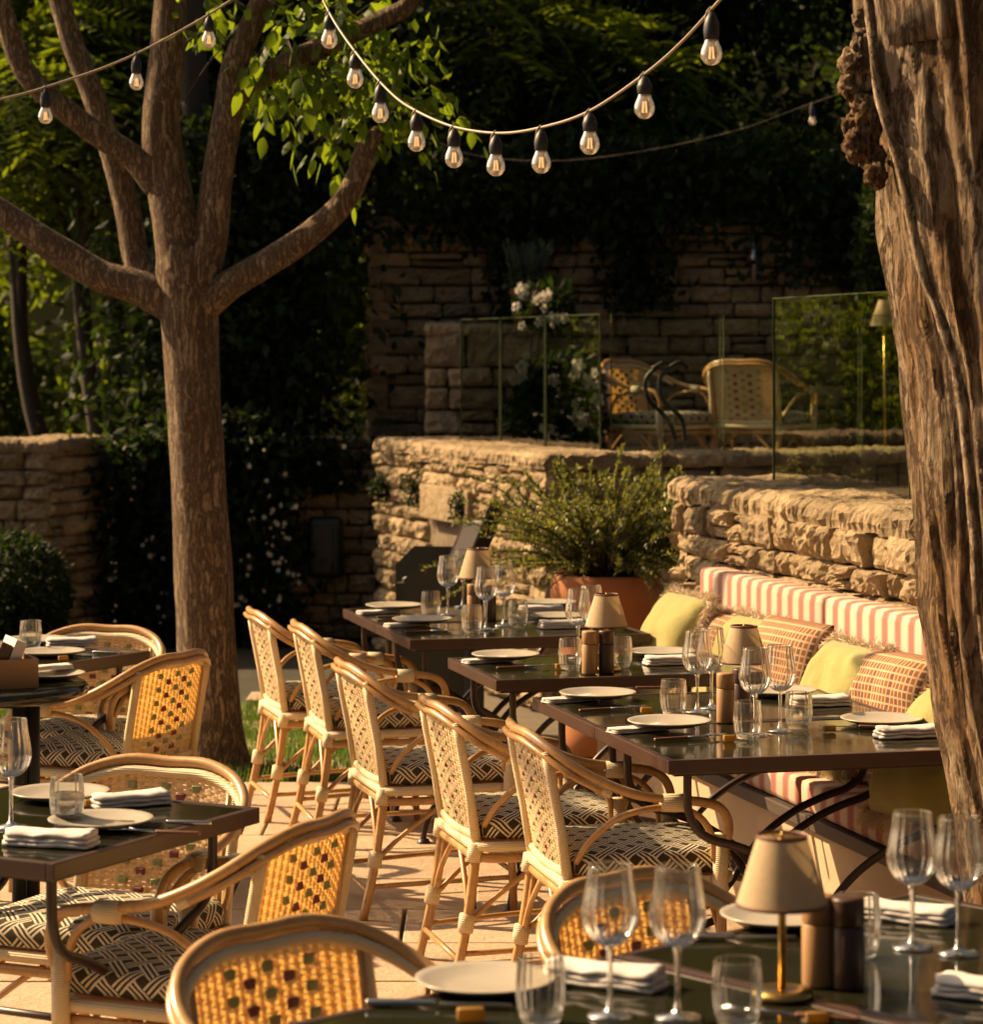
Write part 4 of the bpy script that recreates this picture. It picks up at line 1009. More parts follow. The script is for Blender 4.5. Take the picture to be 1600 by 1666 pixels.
def chair(label, group, bx, by, facing, zt=.795, ybase=0.0, pos=None):
    """bx,by: pixel of the top of the back; facing: angle of the sitter's gaze (deg from +X)"""
    c = chair0 if not used[0] else dup(chair0); used[0] = True
    c['label'] = label; c['group'] = group; a = R(facing); f = Vector((math.cos(a), math.sin(a), 0))
    if pos is None:
        q = P(bx, by, zt + ybase); q.z = ybase; q = q + f * .305
    else: q = Vector(pos)
    c.location = q; c.rotation_euler = (0, 0, a - math.pi / 2)
    for pn_ in c.children:
        if pn_.name.startswith('woven_back'):
            for k_ in pn_.children: k_.scale = (.55, .8, .5) if group == GR else (.84, .8, .86)
    return c
GR = 'rattan armchairs along the bench tables'
fv = math.degrees(ROW)
chair('rattan armchair at the double table by the terracotta pot, farther from the single table', GR, 410, 990, fv + 1)
chair('rattan armchair at the double table by the terracotta pot, next to the single table', GR, 482, 1011, fv - 1)
chair('rattan armchair drawn up to the single bench table', GR, 557, 1074, fv + 1)
chair('rattan armchair at the double table by the furrowed trunk, next to the single table', GR, 697, 1135, fv)
chair('rattan armchair at the double table by the furrowed trunk, farther from the single table', GR, 840, 1177, fv - 2)
GL = 'rattan armchairs with checked backs at the other tables'
chair('checked rattan armchair behind the table with the white napkins', GL, 276, 1229, -90 - 28 + 4)
chair('checked rattan armchair at the side of the table with the white napkins', GL, 526, 1329, 180 - 24)
chair('checked rattan armchair with its back to the bush and block wall', GL, 178, 1016, -90 - 20)
chair('checked rattan armchair between the smooth tree and the menu box', GL, 296, 1060, 180 - 26)
chair('checked rattan armchair pushed to the dark table by the folded pink napkin', GL, 424, 1500, -44)
chair('checked rattan armchair pushed in behind the two tall wine glasses', GL, 988, 1420, -44)
GT = 'rattan chairs on the raised terrace'
def terr(x, y, Y): q = D(x, y, Y); return (q.x, q.y, TF)
chair('rattan armchair on the terrace behind the curved black stand', GT, 0, 0, -40, pos=terr(1075, 0, 15.7))
chair('square backed rattan armchair on the terrace beside the curved black stand', GT, 0, 0, 62, pos=terr(1238, 0, 15.8))

# ------------------------------------------------------------------ tables
def make_table(name, label, group, origin, ang, wx, wy, legs=True):
    """origin = corner; local x along ang, local y to the left of it; wx along x, wy along y"""
    t = thing(name, label, 'table', (origin.x, origin.y, 0), ang, group)
    b = MB(); th = .036; e = .020
    b.box((wx / 2, e / 2, TZ - th / 2), (wx, e, th), bev=.003); b.box((wx / 2, wy - e / 2, TZ - th / 2), (wx, e, th), bev=.003)
    b.box((e / 2, wy / 2, TZ - th / 2), (e, wy - 2 * e, th), bev=.003); b.box((wx - e / 2, wy / 2, TZ - th / 2), (e, wy - 2 * e, th), bev=.003)
    b.obj('frame', 'table_metal', t, smooth=False)
    b = MB(); b.box((wx / 2, wy / 2, TZ - .011), (wx - 2 * e, wy - 2 * e, .018)); b.obj('top', 'tabletop', t, smooth=False)
    b = MB(); b.box((wx / 2, wy / 2, TZ - .034), (wx - 2 * e - .01, wy - 2 * e - .01, .022)); b.obj('underboard', 'leg_metal', t, smooth=False)
    return t
def s_legs(t, wx, wy, ends='y'):
    # crossed S-shaped bars at both ends
    for yy in (.07, wy - .07):
        for sg in (0, 1):
            x0, x1 = (.07, wx - .07) if sg == 0 else (wx - .07, .07); dx = x1 - x0
            off = .012 if sg else -.012
            pts = [(x0 + dx * f, yy + off, z) for f, z in ((0, TZ - .035), (0, .655), (.004, .61), (.03, .565), (.085, .535), (.17, .515), (.28, .480), (.39, .425), (.47, .36), (.53, .29), (.60, .235), (.70, .20), (.83, .178), (.915, .155), (.965, .115), (.99, .07), (1, .03), (1, .005))]
            b = MB(); b.tube(curve(pts, 4), .0115, 8); b.obj('leg', 'leg_metal', t)
            b = MB(); b.lathe([(.0, .022), (.018, .018), (.026, .004), (.026, 0), (0, 0)], 12, (x1, yy + off, 0)); b.obj('foot', 'leg_metal', t)
    b = MB(); b.tube([(wx / 2, .07, .325), (wx / 2, wy - .07, .325)], .009, 8); b.obj('stretcher', 'leg_metal', t)
TW, TL = .91, None
A_ = P(855, 1134); S_ = P(958.6, 1183.5)
tl = (A_ - P(1088, 1237.5)).length / 2
def row_table(label, t0, wl, group='enamel bench tables with brown frames'):
    o = RV(t0, 0)
    t = make_table('bistro_table', label, group, o, ROW, TW, wl); s_legs(t, TW, wl); return t
def tpar(x, y): return (P(x, y) - Vector((B0.x, B0.y, TZ))).dot(UU)
row_table('brown framed table by the furrowed trunk, half of a pair', 0.0, tl - .004)
row_table('brown framed table joined to its pair, next to the single table', tl, tl - .004)
t2 = tpar(800.75, 1106.75); row_table('single brown framed table between the two pairs', t2, tpar(723.75, 1070) - t2)
t1 = tpar(659.7, 1041.3); t1e = tpar(556.8, 990.2); hl = (t1e - t1) / 2
row_table('brown framed table of the pair by the pot, next to the single table', t1, hl - .004); row_table('brown framed table of the pair by the pot, at the far end', t1 + hl, hl - .004)
# table with white napkins
pn, pr = P(87.7, 1405), P(439.5, 1314.5); ln = (pr - pn).length; la = math.atan2((pr - pn).y, (pr - pn).x) + R(2.0)
lt = make_table('bistro_table', 'brown framed table set with white napkins beside the checked armchairs', 'enamel tables with brown frames', pn, la, ln, .70)
s_legs(lt, ln, .70)
p2 = P(245, 1058.6); la2 = math.atan2(.54, .37) + R(3); o2 = p2 - Vector((math.cos(la2), math.sin(la2), 0)) * .80
lt2 = make_table('bistro_table', 'brown framed table beside the round table with the menu box', 'enamel tables with brown frames', o2, la2, .80, .70); s_legs(lt2, .80, .70)
# dark foreground tables
p0 = P(1000, 1552); e1 = (P(1478, 1451) - P(540, 1647)); ae = math.atan2(e1.y, e1.x); e1 = Vector((math.cos(ae), math.sin(ae), 0)); e2 = Vector((e1.y, -e1.x, 0))
ft1o = p0 + e2 * .80 - e1 * .78
ft1 = make_table('bistro_table', 'dark glossy table in front of the folded pink napkin', 'enamel tables with brown frames', ft1o, ae, .777, .80); s_legs(ft1, .777, .80)
ft2 = make_table('bistro_table', 'dark glossy table under the wooden mills and the large lamp shade', 'enamel tables with brown frames', p0 + e2 * .80 + e1 * .002, ae, .80, .80); s_legs(ft2, .80, .80)
# round pedestal table with menu box
rc = P(-35, 1112); rtab = thing('round_table', 'round dark pedestal table carrying the wooden menu box', 'table', (rc.x, rc.y, 0))
b = MB(); b.lathe([(0, TZ), (.33, TZ), (.34, TZ - .008), (.34, TZ - .03), (.30, TZ - .045), (0, TZ - .045)], 48); b.obj('top', 'tabletop', rtab)
b = MB(); 
for (dx, dy) in ((.13, -.02), (.17, .0)): b.tube([(dx, dy, TZ - .04), (dx, dy, .03)], .022, 10)
b.obj('pedestal', 'black', rtab); b = MB(); b.lathe([(0, .03), (.2, .028), (.22, .0), (0, 0)], 28, (.12, 0, 0)); b.obj('base', 'black', rtab)
mb = thing('menu_box', 'shallow light wooden box of menus on the round table', 'box', (P(15, 1112).x - .05, P(15, 1112).y - .06, TZ), R(22))
for (c, d) in (((0, -.10, .045), (.26, .012, .09)), ((0, .10, .045), (.26, .012, .09)), ((-.124, 0, .045), (.012, .188, .09)), ((.124, 0, .045), (.012, .188, .09)), ((0, 0, .006), (.236, .188, .012))):
    b = MB(); b.box(c, d, bev=.002); b.obj('board', 'oak', mb, smooth=False)
for k in range(4):
    b = MB(); b.box((-.07 + .045 * k, 0, .078 + .006 * k), (.035, .17, .10), Matrix.Rotation(R(22), 3, 'Y'), .001); b.obj('menu_card', 'paper' if k % 2 else 'walnut', mb, smooth=False)

# ------------------------------------------------------------------ tableware
def wine_glass_proto():
    t = thing('wine_glass', 'x', 'glass')
    b = MB(); prof = [(.006, .108), (.018, .112), (.032, .124), (.041, .142), (.0435, .158), (.041, .180), (.0365, .205), (.0335, .232)]
    c = curve([Vector((r_, 0, z_)) for r_, z_ in prof], 4); b.lathe([(p.x, p.z) for p in c], 90, flute=18, fd=.026); b.obj('bowl', 'thin_glass', t)
    b = MB(); b.lathe([(.0337, .2312), (.0345, .2325), (.0337, .2338), (.033, .2325)], 36, closed=True); b.obj('rim', 'glass', t)
    b = MB(); b.lathe([(.0, .108), (.009, .112), (.0052, .098), (.0042, .07), (.0042, .03), (.006, .012), (.014, .006), (.036, .0025), (.0365, .0008), (0, .0008)], 28); b.obj('stem', 'glass', t)
    return t
def tumbler_proto(water):
    t = thing('tumbler', 'x', 'glass')
    prof = [(.030, .008), (.0345, .02), (.0375, .045), (.037, .07), (.0345, .10)]
    c = curve([Vector((r_, 0, z_)) for r_, z_ in prof], 4); b = MB(); b.lathe([(p.x, p.z) for p in c], 100, flute=20, fd=.026); b.obj('bowl', 'thin_glass', t)
    b = MB(); b.lathe([(0, .0012), (.027, .0012), (.0305, .005), (.031, .012), (.029, .017), (0, .015)], 36); b.obj('base', 'glass', t)
    b = MB(); b.lathe([(.0347, .0992), (.0354, .1002), (.0347, .1012), (.034, .1002)], 40, closed=True); b.obj('rim', 'glass', t)
    if water:
        b = MB(); b.lathe([(0, .019), (.030, .020), (.0358, .045), (.0360, .062), (0, .062)], 36); b.obj('water', 'water', t)
    return t
def plate_proto():
    t = thing('plate', 'x', 'plate')
    b = MB(); b.lathe([(0, .004), (.06, .004), (.075, .006), (.100, .014), (.1125, .0185), (.1145, .0175), (.1140, .0155), (.098, .009), (.074, .0015), (.06, .0), (0, .0)], 48); b.obj('dish', 'china', t)
    return t
def napkin_proto(seed):
    t = thing('napkin', 'x', 'napkin'); r = random.Random(seed)
    for k in range(3):
        b = MB(); L, W, hh = .185 - .004 * k, .075 - .003 * k, .010
        nx, ny = 14, 6; vs, fs = [], []
        for side in (0, 1):
            for i in range(nx + 1):
                for j in range(ny + 1):
                    u, v_ = i / nx * 2 - 1, j / ny * 2 - 1; e = (1 - abs(v_) ** 4) * .5 + .5
                    z = k * .0095 + (hh * e if side else .0) + .006 * mnoise.noise(Vector((u * 1.7, v_ * 1.5 + k, seed))) * (1 if side else .5)
                    vs.append((u * L / 2 * (1 - .05 * abs(v_) ** 3) + .007 * mnoise.noise(Vector((v_ * 2, k * 1.7, seed))), v_ * W / 2 * (1 - .06 * abs(u) ** 6) + .007 * mnoise.noise(Vector((u * 3, k, seed + 4))), max(z, .0005 + k * .009)))
        n1 = (nx + 1) * (ny + 1)
        for i in range(nx):
            for j in range(ny):
                a = i * (ny + 1) + j; fs.append((n1 + a, n1 + a + ny + 1, n1 + a + ny + 2, n1 + a + 1)); fs.append((a, a + 1, a + ny + 2, a + ny + 1))
        for i in range(nx):
            a = i * (ny + 1); fs.append((a, a + ny + 1, n1 + a + ny + 1, n1 + a)); a2 = a + ny; fs.append((a2 + ny + 1, a2, n1 + a2, n1 + a2 + ny + 1))
        for j in range(ny):
            fs.append((j + 1, j, n1 + j, n1 + j + 1)); a = nx * (ny + 1) + j; fs.append((a, a + 1, n1 + a + 1, n1 + a))
        b.add(vs, fs); b.obj('fold', 'linen', t)
    return t
def knife_proto(hm):
    t = thing('knife', 'x', 'knife')
    b = MB(); b.box((-.055, 0, .006), (.10, .013, .009), bev=.003); b.obj('handle', hm, t)
    b = MB(); b.add([(0, -.006, .004), (0, .006, .004), (.08, .008, .004), (.105, .002, .004), (.10, -.006, .004), (0, -.006, .006), (0, .006, .006), (.08, .008, .006), (.105, .002, .006), (.10, -.006, .006)],
                    [(4, 3, 2, 1, 0), (5, 6, 7, 8, 9), (0, 1, 6, 5), (1, 2, 7, 6), (2, 3, 8, 7), (3, 4, 9, 8), (4, 0, 5, 9)]); b.obj('blade', 'steel', t, smooth=False)
    return t
def fork_proto(hm):
    t = thing('fork', 'x', 'fork')
    b = MB(); b.box((-.055, 0, .006), (.10, .012, .008), bev=.003); b.obj('handle', hm, t)
    b = MB(); b.tube([(-.006, 0, .006), (.04, 0, .007), (.055, 0, .009)], [.004, .003, .006], 6); b.box((.063, 0, .0095), (.02, .022, .003)); b.obj('neck', 'steel', t)
    for k in range(4):
        b = MB(); b.tube([(.072, -.009 + .006 * k, .0095), (.09, -.009 + .006 * k, .0075), (.11, -.009 + .006 * k, .010)], [.0018, .0016, .001], 5); b.obj('tine', 'steel', t)
    return t
def lamp_proto():
    t = thing('table_lamp', 'x', 'lamp')
    b = MB(); b.lathe([(0, 0.001), (.05, .001), (.052, .004), (.051, .012), (.03, .016), (0, .016)], 36); b.obj('base', 'brass', t)
    b = MB(); b.tube([(0, 0, .01), (0, 0, .264)], .0068, 12); b.obj('stem', 'brass', t)
    b = MB(); b.lathe([(.076, .155), (.041, .268)], 48); b.obj('lamp_shade', 'shade', t)
    for (r_, z_) in ((.0765, .156), (.0413, .267)):
        b = MB(); b.lathe([(r_, z_ - .003), (r_ + .0012, z_ - .003), (r_ + .0012, z_ + .003), (r_, z_ + .003)], 48, closed=True); b.obj('trim', 'shade_trim', t)
    b = MB(); b.tube([(-.041, 0, .262), (.041, 0, .262)], .0016, 6); b.tube([(0, -.041, .262), (0, .041, .262)], .0016, 6); b.lathe([(0, .262), (.004, .264), (.0035, .270), (.002, .273), (0, .274)], 14); b.obj('finial', 'brass', t)
    return t
def mill_proto(mat, name='pepper_mill'):
    t = thing(name, 'x', 'mill')
    b = MB(); b.lathe([(0, .0), (.0245, 0), (.0255, .003), (.0255, .093), (.0245, .0945), (0, .0945)], 36); b.obj('body', mat, t)
    b = MB(); b.lathe([(0, .096), (.0245, .096), (.0255, .0975), (.0255, .134), (.0245, .137), (.012, .138), (0, .138)], 36); b.obj('cap', mat, t)
    return t
def block_proto():
    t = thing('cutlery_rest', 'x', 'cutlery rest'); b = MB(); b.box((0, 0, .009), (.034, .016, .016), bev=.003); b.obj('block', 'amber', t); return t
protos = {'wine': wine_glass_proto(), 'tum': tumbler_proto(False), 'tumw': tumbler_proto(True), 'plate': plate_proto(), 'nap': napkin_proto(3), 'nap2': napkin_proto(8),
          'knife': knife_proto('handle'), 'knifes': knife_proto('steel'), 'fork': fork_proto('handle'), 'lamp': lamp_proto(), 'oak': mill_proto('oak', 'salt_mill'), 'walnut': mill_proto('walnut'), 'rest': block_proto()}
pused = {}
def put(kind, x, y, label, rz=0.0, group=None, scale=1.0, z=TZ, dz=0.0):
    o = protos[kind] if not pused.get(kind) else dup(protos[kind]); pused[kind] = True
    o['label'] = label
    if group: o['group'] = group
    elif 'group' in o: del o['group']
    o.location = P(x, y, z) + Vector((0, 0, dz)); o.rotation_euler = (0, 0, rz); o.scale = (scale,) * 3
    if kind == 'nap' and 'plate' in label: o.scale = (1.0, .75, .50); o.location += VV * .016; o.location += UU * .03
    return o
def place(kind, pts, label, rz=0.0, group=None, **k):
    suf = [''] * len(pts)
    if len(pts) == 2 and T1n in label: suf = [', waiter station end', ', single table end']
    if len(pts) == 2 and T3n in label and kind == 'rest': suf = [', beside the inner plate', ', beside the outer plate']
    for (x, y), sx in zip(pts, suf): put(kind, x, y, label + sx, rz, group or (label if len(pts) > 1 else None), **k)
rr_ = random.Random(9)
T1n, T2n, T3n, LFn, LBn, FTn = 'on the paired table by the pot', 'on the single bench table', 'on the paired table by the trunk', 'on the table with white napkins', 'on the table beside the menu box', 'on the dark glossy tables'
# pair by the pot
for q_, l_ in (((729, 1000), 'wine glass just behind the empty tumbler '), ((753, 987), 'wine glass half hidden behind the lamp '), ((791, 1024), 'wine glass in front of the wooden mills '), ((820, 1018), 'wine glass beside the water tumbler ')): put('wine', *q_, l_ + T1n, group='wine glasses ' + T1n)
place('tum', [(701, 1004), (768, 1029)], 'empty ribbed tumbler ' + T1n, group='empty tumblers ' + T1n); place('tumw', [(843, 1020)], 'ribbed tumbler of water ' + T1n)
place('plate', [(641, 994), (687, 1017)], 'cream plate before a chair ' + T1n, dz=.010, group='chair side plates ' + T1n); place('plate', [(893, 985), (910, 1007)], 'bench side plate ' + T1n, group='bench side plates ' + T1n)
place('nap', [(612, 999), (658, 1020)], 'napkin half under a plate ' + T1n, rz=ROW + .3, group='chair side napkins ' + T1n); place('nap2', [(880, 996), (915, 1021)], 'bench side white napkin ' + T1n, rz=ROW, group='bench side napkins ' + T1n)
place('fork', [(655, 1005), (703, 1029)], 'brown handled fork ' + T1n, rz=.35, group='forks ' + T1n)
put('lamp', 778, 1004, 'small lamp with beige shade ' + T1n); put('oak', 771, 1008, 'light wooden mill ' + T1n); put('walnut', 797, 1010, 'dark wooden mill ' + T1n)
put('rest', 687, 1006, 'amber cutlery rest ' + T1n, rz=.3)
# single table
put('plate', 823, 1076, 'cream plate on the single bench table, in front of the chair', dz=.010); put('nap', 790, 1079, 'folded napkin half under the plate on the single bench table', ROW + .3)
put('fork', 856, 1087, 'brown handled fork on the single bench table', .42); put('rest', 912, 1088, 'amber cutlery rest on the single bench table', .4)
put('tum', 928, 1089, 'empty tumbler on the single bench table beside the plate'); put('tumw', 1010, 1086, 'tumbler of water on the single bench table behind the mills')
put('oak', 960, 1096, 'light wooden mill under the lamp on the single bench table'); put('walnut', 987, 1095, 'dark wooden mill under the lamp on the single bench table'); put('lamp', 987, 1090, 'lamp with beige shade on the single bench table', scale=.92)
put('wine', 941, 1070, 'wine glass behind the lamp on the single bench table, beside the empty tumbler', group='wine glasses on the single bench table'); put('wine', 962, 1063, 'wine glass behind the lamp on the single bench table, toward the bench', group='wine glasses on the single bench table')
put('plate', 1078, 1066, 'cream plate on the single bench table, on the bench side'); put('nap2', 1092, 1080, 'folded white napkin on the single bench table, on the bench side', ROW)
# pair by the trunk
put('plate', 973, 1140, 'cream plate next to the seam ' + T3n, dz=.010); put('nap', 925, 1143, 'napkin under the plate next to the seam ' + T3n, ROW + .3)
put('plate', 1089, 1187, 'cream plate in front of the outer chair ' + T3n, dz=.010); put('nap', 1035, 1192, 'rolled napkin under the outer plate ' + T3n, ROW + .3)
put('fork', 996, 1156, 'brown handled fork beside the inner plate ' + T3n, .42); put('fork', 1122, 1203, 'brown handled fork beside the outer plate ' + T3n, .42)
place('rest', [(1052, 1160), (1187, 1206)], 'amber cutlery rest ' + T3n, rz=.3); put('knife', 1032, 1122, 'brown handled knife ' + T3n, ROW + 2.9)
put('tum', 1096, 1163, 'empty tumbler beside the inner wine glasses ' + T3n); put('tum', 1217, 1202, 'empty tumbler beside the outer wine glasses ' + T3n); put('tumw', 1300, 1186, 'ribbed tumbler of water ' + T3n)
for q_, l_ in (((1135, 1158), 'wine glass beside the inner tumbler '), ((1158, 1152), 'wine glass touching the light wooden mill '), ((1229, 1195), 'wine glass behind the outer empty tumbler '), ((1270, 1189), 'wine glass beside the water tumbler ')): put('wine', *q_, l_ + T3n, group='wine glasses ' + T3n)
put('oak', 1181, 1175, 'light wooden mill ' + T3n); put('walnut', 1207, 1166, 'dark wooden mill ' + T3n); put('lamp', 1211, 1158, 'lamp with beige shade ' + T3n, scale=.92)
put('plate', 1268, 1130, 'cream plate behind the water tumbler ' + T3n); put('nap2', 1335, 1147, 'folded napkin behind the water tumbler ' + T3n, ROW)
put('plate', 1435, 1177, 'cream plate before the yellow pillow ' + T3n); put('nap2', 1478, 1198, 'folded napkin ' + T3n + ' against the furrowed trunk', ROW)
put('rest', 1350, 1190, 'amber cutlery rest on the bench side ' + T3n, .3); put('knife', 1395, 1185, 'knife on the bench side ' + T3n, 2.9)
# white napkin table
put('plate', 164, 1343, 'cream plate ' + LFn + ', beside the knives'); put('plate', 98, 1298, 'cream plate ' + LFn + ', behind the water tumbler')
put('nap', 84, 1374, 'folded white napkin at the bare corner ' + LFn, la - 1.35, scale=1.08); put('nap2', 212, 1309, 'folded white napkin ' + LFn + ', before the chair', la - .6)
put('tumw', 109, 1336, 'ribbed tumbler of water ' + LFn); put('wine', 18, 1345, 'large wine glass ' + LFn)
put('knifes', 268, 1341, 'steel knife ' + LFn, 3.0); put('fork', 250, 1357, 'fork lying beside the plate ' + LFn, 2.9); put('rest', 150, 1312, 'cutlery rest ' + LFn, .4)
# table by the menu box
put('tumw', 50, 1057, 'ribbed tumbler of water ' + LBn); put('plate', 84, 1066, 'cream plate ' + LBn + ', at its free side'); put('plate', 60, 1046, 'cream plate ' + LBn + ', behind the tumbler')
put('nap2', 117, 1050, 'folded white napkin ' + LBn, .3); put('knifes', 150, 1063, 'steel knife ' + LBn, 2.8); put('rest', 103, 1075, 'amber cutlery rest ' + LBn, .4)
put('plate', 80, 1103, 'cream plate on the round table by the menu box'); put('nap', 66, 1101, 'dark grey napkin lying on the plate by the menu box', .5, dz=.02)
# foreground
for q_, l_ in (((993, 1652), 'tall wine glass beside the folded pink napkin on the dark table'), ((1103, 1655), 'tall wine glass between the pink napkin glass and the large lamp'), ((1485, 1541), 'tall wine glass beside the napkin near the furrowed trunk'), ((1560, 1551), 'tall wine glass in front of the foot of the furrowed trunk')): put('wine', *q_, l_, group='wine glasses on the dark tables')
put('tum', 880, 1664, 'empty tumbler beside the pink napkin'); put('tum', 1200, 1668, 'empty tumbler before the brass lamp base'); put('tum', 1395, 1557, 'empty tumbler behind the dark mill', scale=1.05)
put('plate', 790, 1606, 'cream plate at the edge of the dark table'); put('plate', 1275, 1500, 'cream plate behind the large lamp')
put('nap', 985, 1600, 'folded pink white napkin behind the tall wine glass', -.45, scale=1.1); put('nap2', 1475, 1495, 'folded pink white napkin near the furrowed trunk', -.5, scale=1.0); put('nap2', 1615, 1622, 'folded napkin at the edge of the dark table', -.5)
put('lamp', 1273, 1622, 'large lamp with beige shade and brass base on the dark table', .3, scale=.96); put('oak', 1332, 1602, 'light wooden mill on the dark table', scale=1.06); put('walnut', 1380, 1606, 'dark wooden mill on the dark table', scale=1.06)
put('knifes', 715, 1638, 'steel knife beside the amber block', -.06, scale=1.1); put('knifes', 1200, 1528, 'steel knife behind the large lamp', .05); put('rest', 766, 1661, 'amber block beside the steel knife', .1, scale=1.25); put('rest', 1330, 1664, 'amber rest at the foot of the large lamp', .2); put('fork', 1290, 1656, 'fork in front of the brass lamp base', 2.8)

# ------------------------------------------------------------------ banquette
BT0, BT1, BV, BZ = -.42, 3.39, .80, .40
bq = thing('bench', 'long built-in bench with plastered base and red striped cushions against the stone wall', 'bench', RV(BT0, BV), ROW + math.pi / 2)
# local: x along the row (away), y = towards -VV (front); so front face is at y=0, back at negative y
Lb = BT1 - BT0
b = MB(); b.box((Lb / 2, -.27, (BZ - .045) / 2), (Lb, .50, BZ - .045)); b.obj('base', 'plaster', bq, smooth=False)
npl = 3
for k in range(npl):
    b = MB(); b.box((Lb / 2, .012 - .018 - .036 * k * 0 - .0, BZ - .022 + 0), (Lb, .036, .04), bev=.004) if k == 0 else b.box((Lb / 2, -.045 - .06 * (k - 1) * 2, BZ - .022), (Lb, .05, .038), bev=.004)
    b.obj('plank', 'darkwood', bq, smooth=False)
def cushion_box(x0, x1, y0, y1, z0, z1, name, seed, bev=.022):
    b = MB(); b.box(((x0 + x1) / 2, (y0 + y1) / 2, (z0 + z1) / 2), (x1 - x0 - .006, y1 - y0, z1 - z0), bev=bev)
    o = b.obj(name, 'stripe', bq); return o
cuts = [0, .72, 1.62, 2.52, Lb - .01]
for k in range(4): cushion_box(cuts[k], cuts[k + 1], -.42, -.005, BZ, BZ + .095, 'seat_cushion', k)
cb = [0, 1.55 - BT0, Lb - .01]
tsp = t_at(1338, 1.22) - BT0
for a, c in ((0, tsp), (tsp, Lb - .01)): cushion_box(a, c, -.545, -.42, BZ + .02, .962, 'back_cushion', 1, .03)
b = MB(); b.box((Lb / 2, -.535, .45), (Lb, .02, .9)); b.obj('backboard', 'darkwood', bq, smooth=False)

# ------------------------------------------------------------------ pillows
def pillow(label, x, v, zc, yaw, lean, mat, fringe, size=.40, thick=.075, seed=0, roll=0.0):
    t_ = t_at(x, v); p = RV(t_, v, zc)
    t = thing('pillow', label, 'pillow', p, 0, None)
    t.rotation_euler = (Matrix.Rotation(yaw, 3, 'Z') @ Matrix.Rotation(lean, 3, 'X') @ Matrix.Rotation(roll, 3, 'Y')).to_euler()
    n = 22; vs, uv, fs = [], [], []; off = Vector((seed * 3.3, seed, 0))
    for side in (-1, 1):
        for i in range(n + 1):
            for j in range(n + 1):
                u, w_ = i / n * 2 - 1, j / n * 2 - 1
                pin = 1 - .09 * (1 - abs(u) ** 2) * abs(w_) ** 3 * 0; ku = 1 - .07 * (1 - w_ * w_) * abs(u) ** 2; kw = 1 - .07 * (1 - u * u) * abs(w_) ** 2
                th = thick * ((1 - u ** 4) * (1 - w_ ** 4)) ** .55
                nz = (mnoise.noise(Vector((u * 2, w_ * 2, side)) + off) * .020 + mnoise.noise(Vector((u * 5, w_ * 3.5, side)) + off) * .008) * (1 - u ** 4) * (1 - w_ ** 4)
                vs.append((u * size / 2 * kw * 1.0, side * th + nz, w_ * size / 2 * ku)); uv.append(((u + 1) / 2, (w_ + 1) / 2))
    m_ = (n + 1) ** 2
    for i in range(n):
        for j in range(n):
            a = i * (n + 1) + j; fs.append((a, a + n + 1, a + n + 2, a + 1)); fs.append((m_ + a, m_ + a + 1, m_ + a + n + 2, m_ + a + n + 1))
    b = MB(); b.add(vs, fs); b.uv = uv; o = b.obj('cover', mat, t)
    bm = bmesh.new(); bm.from_mesh(o.data); bmesh.ops.remove_doubles(bm, verts=bm.verts, dist=.0012); bm.to_mesh(o.data); bm.free()
    o.data.polygons.foreach_set('use_smooth', [True] * len(o.data.polygons))
    if fringe:
        r = np.random.default_rng(seed + 40); N = 9000; per = r.uniform(0, 4, N); e = per.astype(int); f = (per - e) * 2 - 1
        k = 1 - .07 * (1 - f * f)
        pos = np.zeros((N, 3)); out = np.zeros((N, 3))
        for q, (ax, sg) in enumerate(((0, 1), (0, -1), (2, 1), (2, -1))):
            s_ = e == q; oth = 2 - ax; pos[s_, ax] = sg * size / 2 * k[s_]; pos[s_, oth] = f[s_] * size / 2; out[s_, ax] = sg
        pos[:, 1] += r.normal(0, .006, N)
        d = out + r.normal(0, .45, (N, 3)); d[:, 2] -= .35; d /= np.linalg.norm(d, axis=1)[:, None]; L = r.uniform(.018, .040, N)[:, None]
        sd = np.cross(d, r.normal(size=(N, 3))); sd /= np.linalg.norm(sd, axis=1)[:, None]; W = .0009
        mid = pos + d * L * .5 + r.normal(0, .006, (N, 3)); end = pos + d * L + r.normal(0, .008, (N, 3)); end[:, 2] -= .008
        V = np.stack([pos - sd * W, pos + sd * W, mid + sd * W, mid - sd * W, end + sd * W * .8, end - sd * W * .8], 1).reshape(-1, 3); i = np.arange(N) * 6
        F = np.concatenate([np.stack([i, i + 1, i + 2, i + 3], 1), np.stack([i + 3, i + 2, i + 4, i + 5], 1)])
        np_obj('fringe', V, F, 'fringe', t)
    return t
SZ = BZ + .095
yb = math.pi / 2 + ROW          # cover faces the tables when yaw = ROW - 90deg
def yaw_to(deg): return ROW + math.pi / 2 + R(deg)
pillow('lime yellow pillow with beige fringe at the end of the bench by the pot', 1092, 1.00, SZ + .20, yaw_to(3), R(24), 'yellow_cloth', True, .41, .09, 1)
pillow('brown patterned pillow tucked between the two yellow pillows near the pot', 1160, 1.10, SZ + .16, yaw_to(6), R(20), 'gridcloth', True, .38, .09, 2)
pillow('lime yellow fringed pillow leaning on the brown checked pillow', 1205, 1.02, SZ + .185, yaw_to(4), R(26), 'yellow_cloth', True, .40, .09, 3)
pillow('brown checked pillow behind the lamp on the bench', 1283, 1.07, SZ + .185, yaw_to(10), R(13), 'gridcloth', False, .43, .10, 4)
pillow('lime yellow fringed pillow in front of the bench back seam', 1365, .97, SZ + .19, yaw_to(3), R(23), 'yellow_cloth', True, .42, .095, 5)
pillow('brown checked pillow beside the furrowed trunk', 1455, 1.04, SZ + .185, yaw_to(10), R(12), 'gridcloth', False, .42, .10, 6)
pillow('lime yellow fringed pillow lying half behind the furrowed trunk', 1535, .95, SZ + .16, yaw_to(8), R(34), 'yellow_cloth', True, .42, .10, 7)

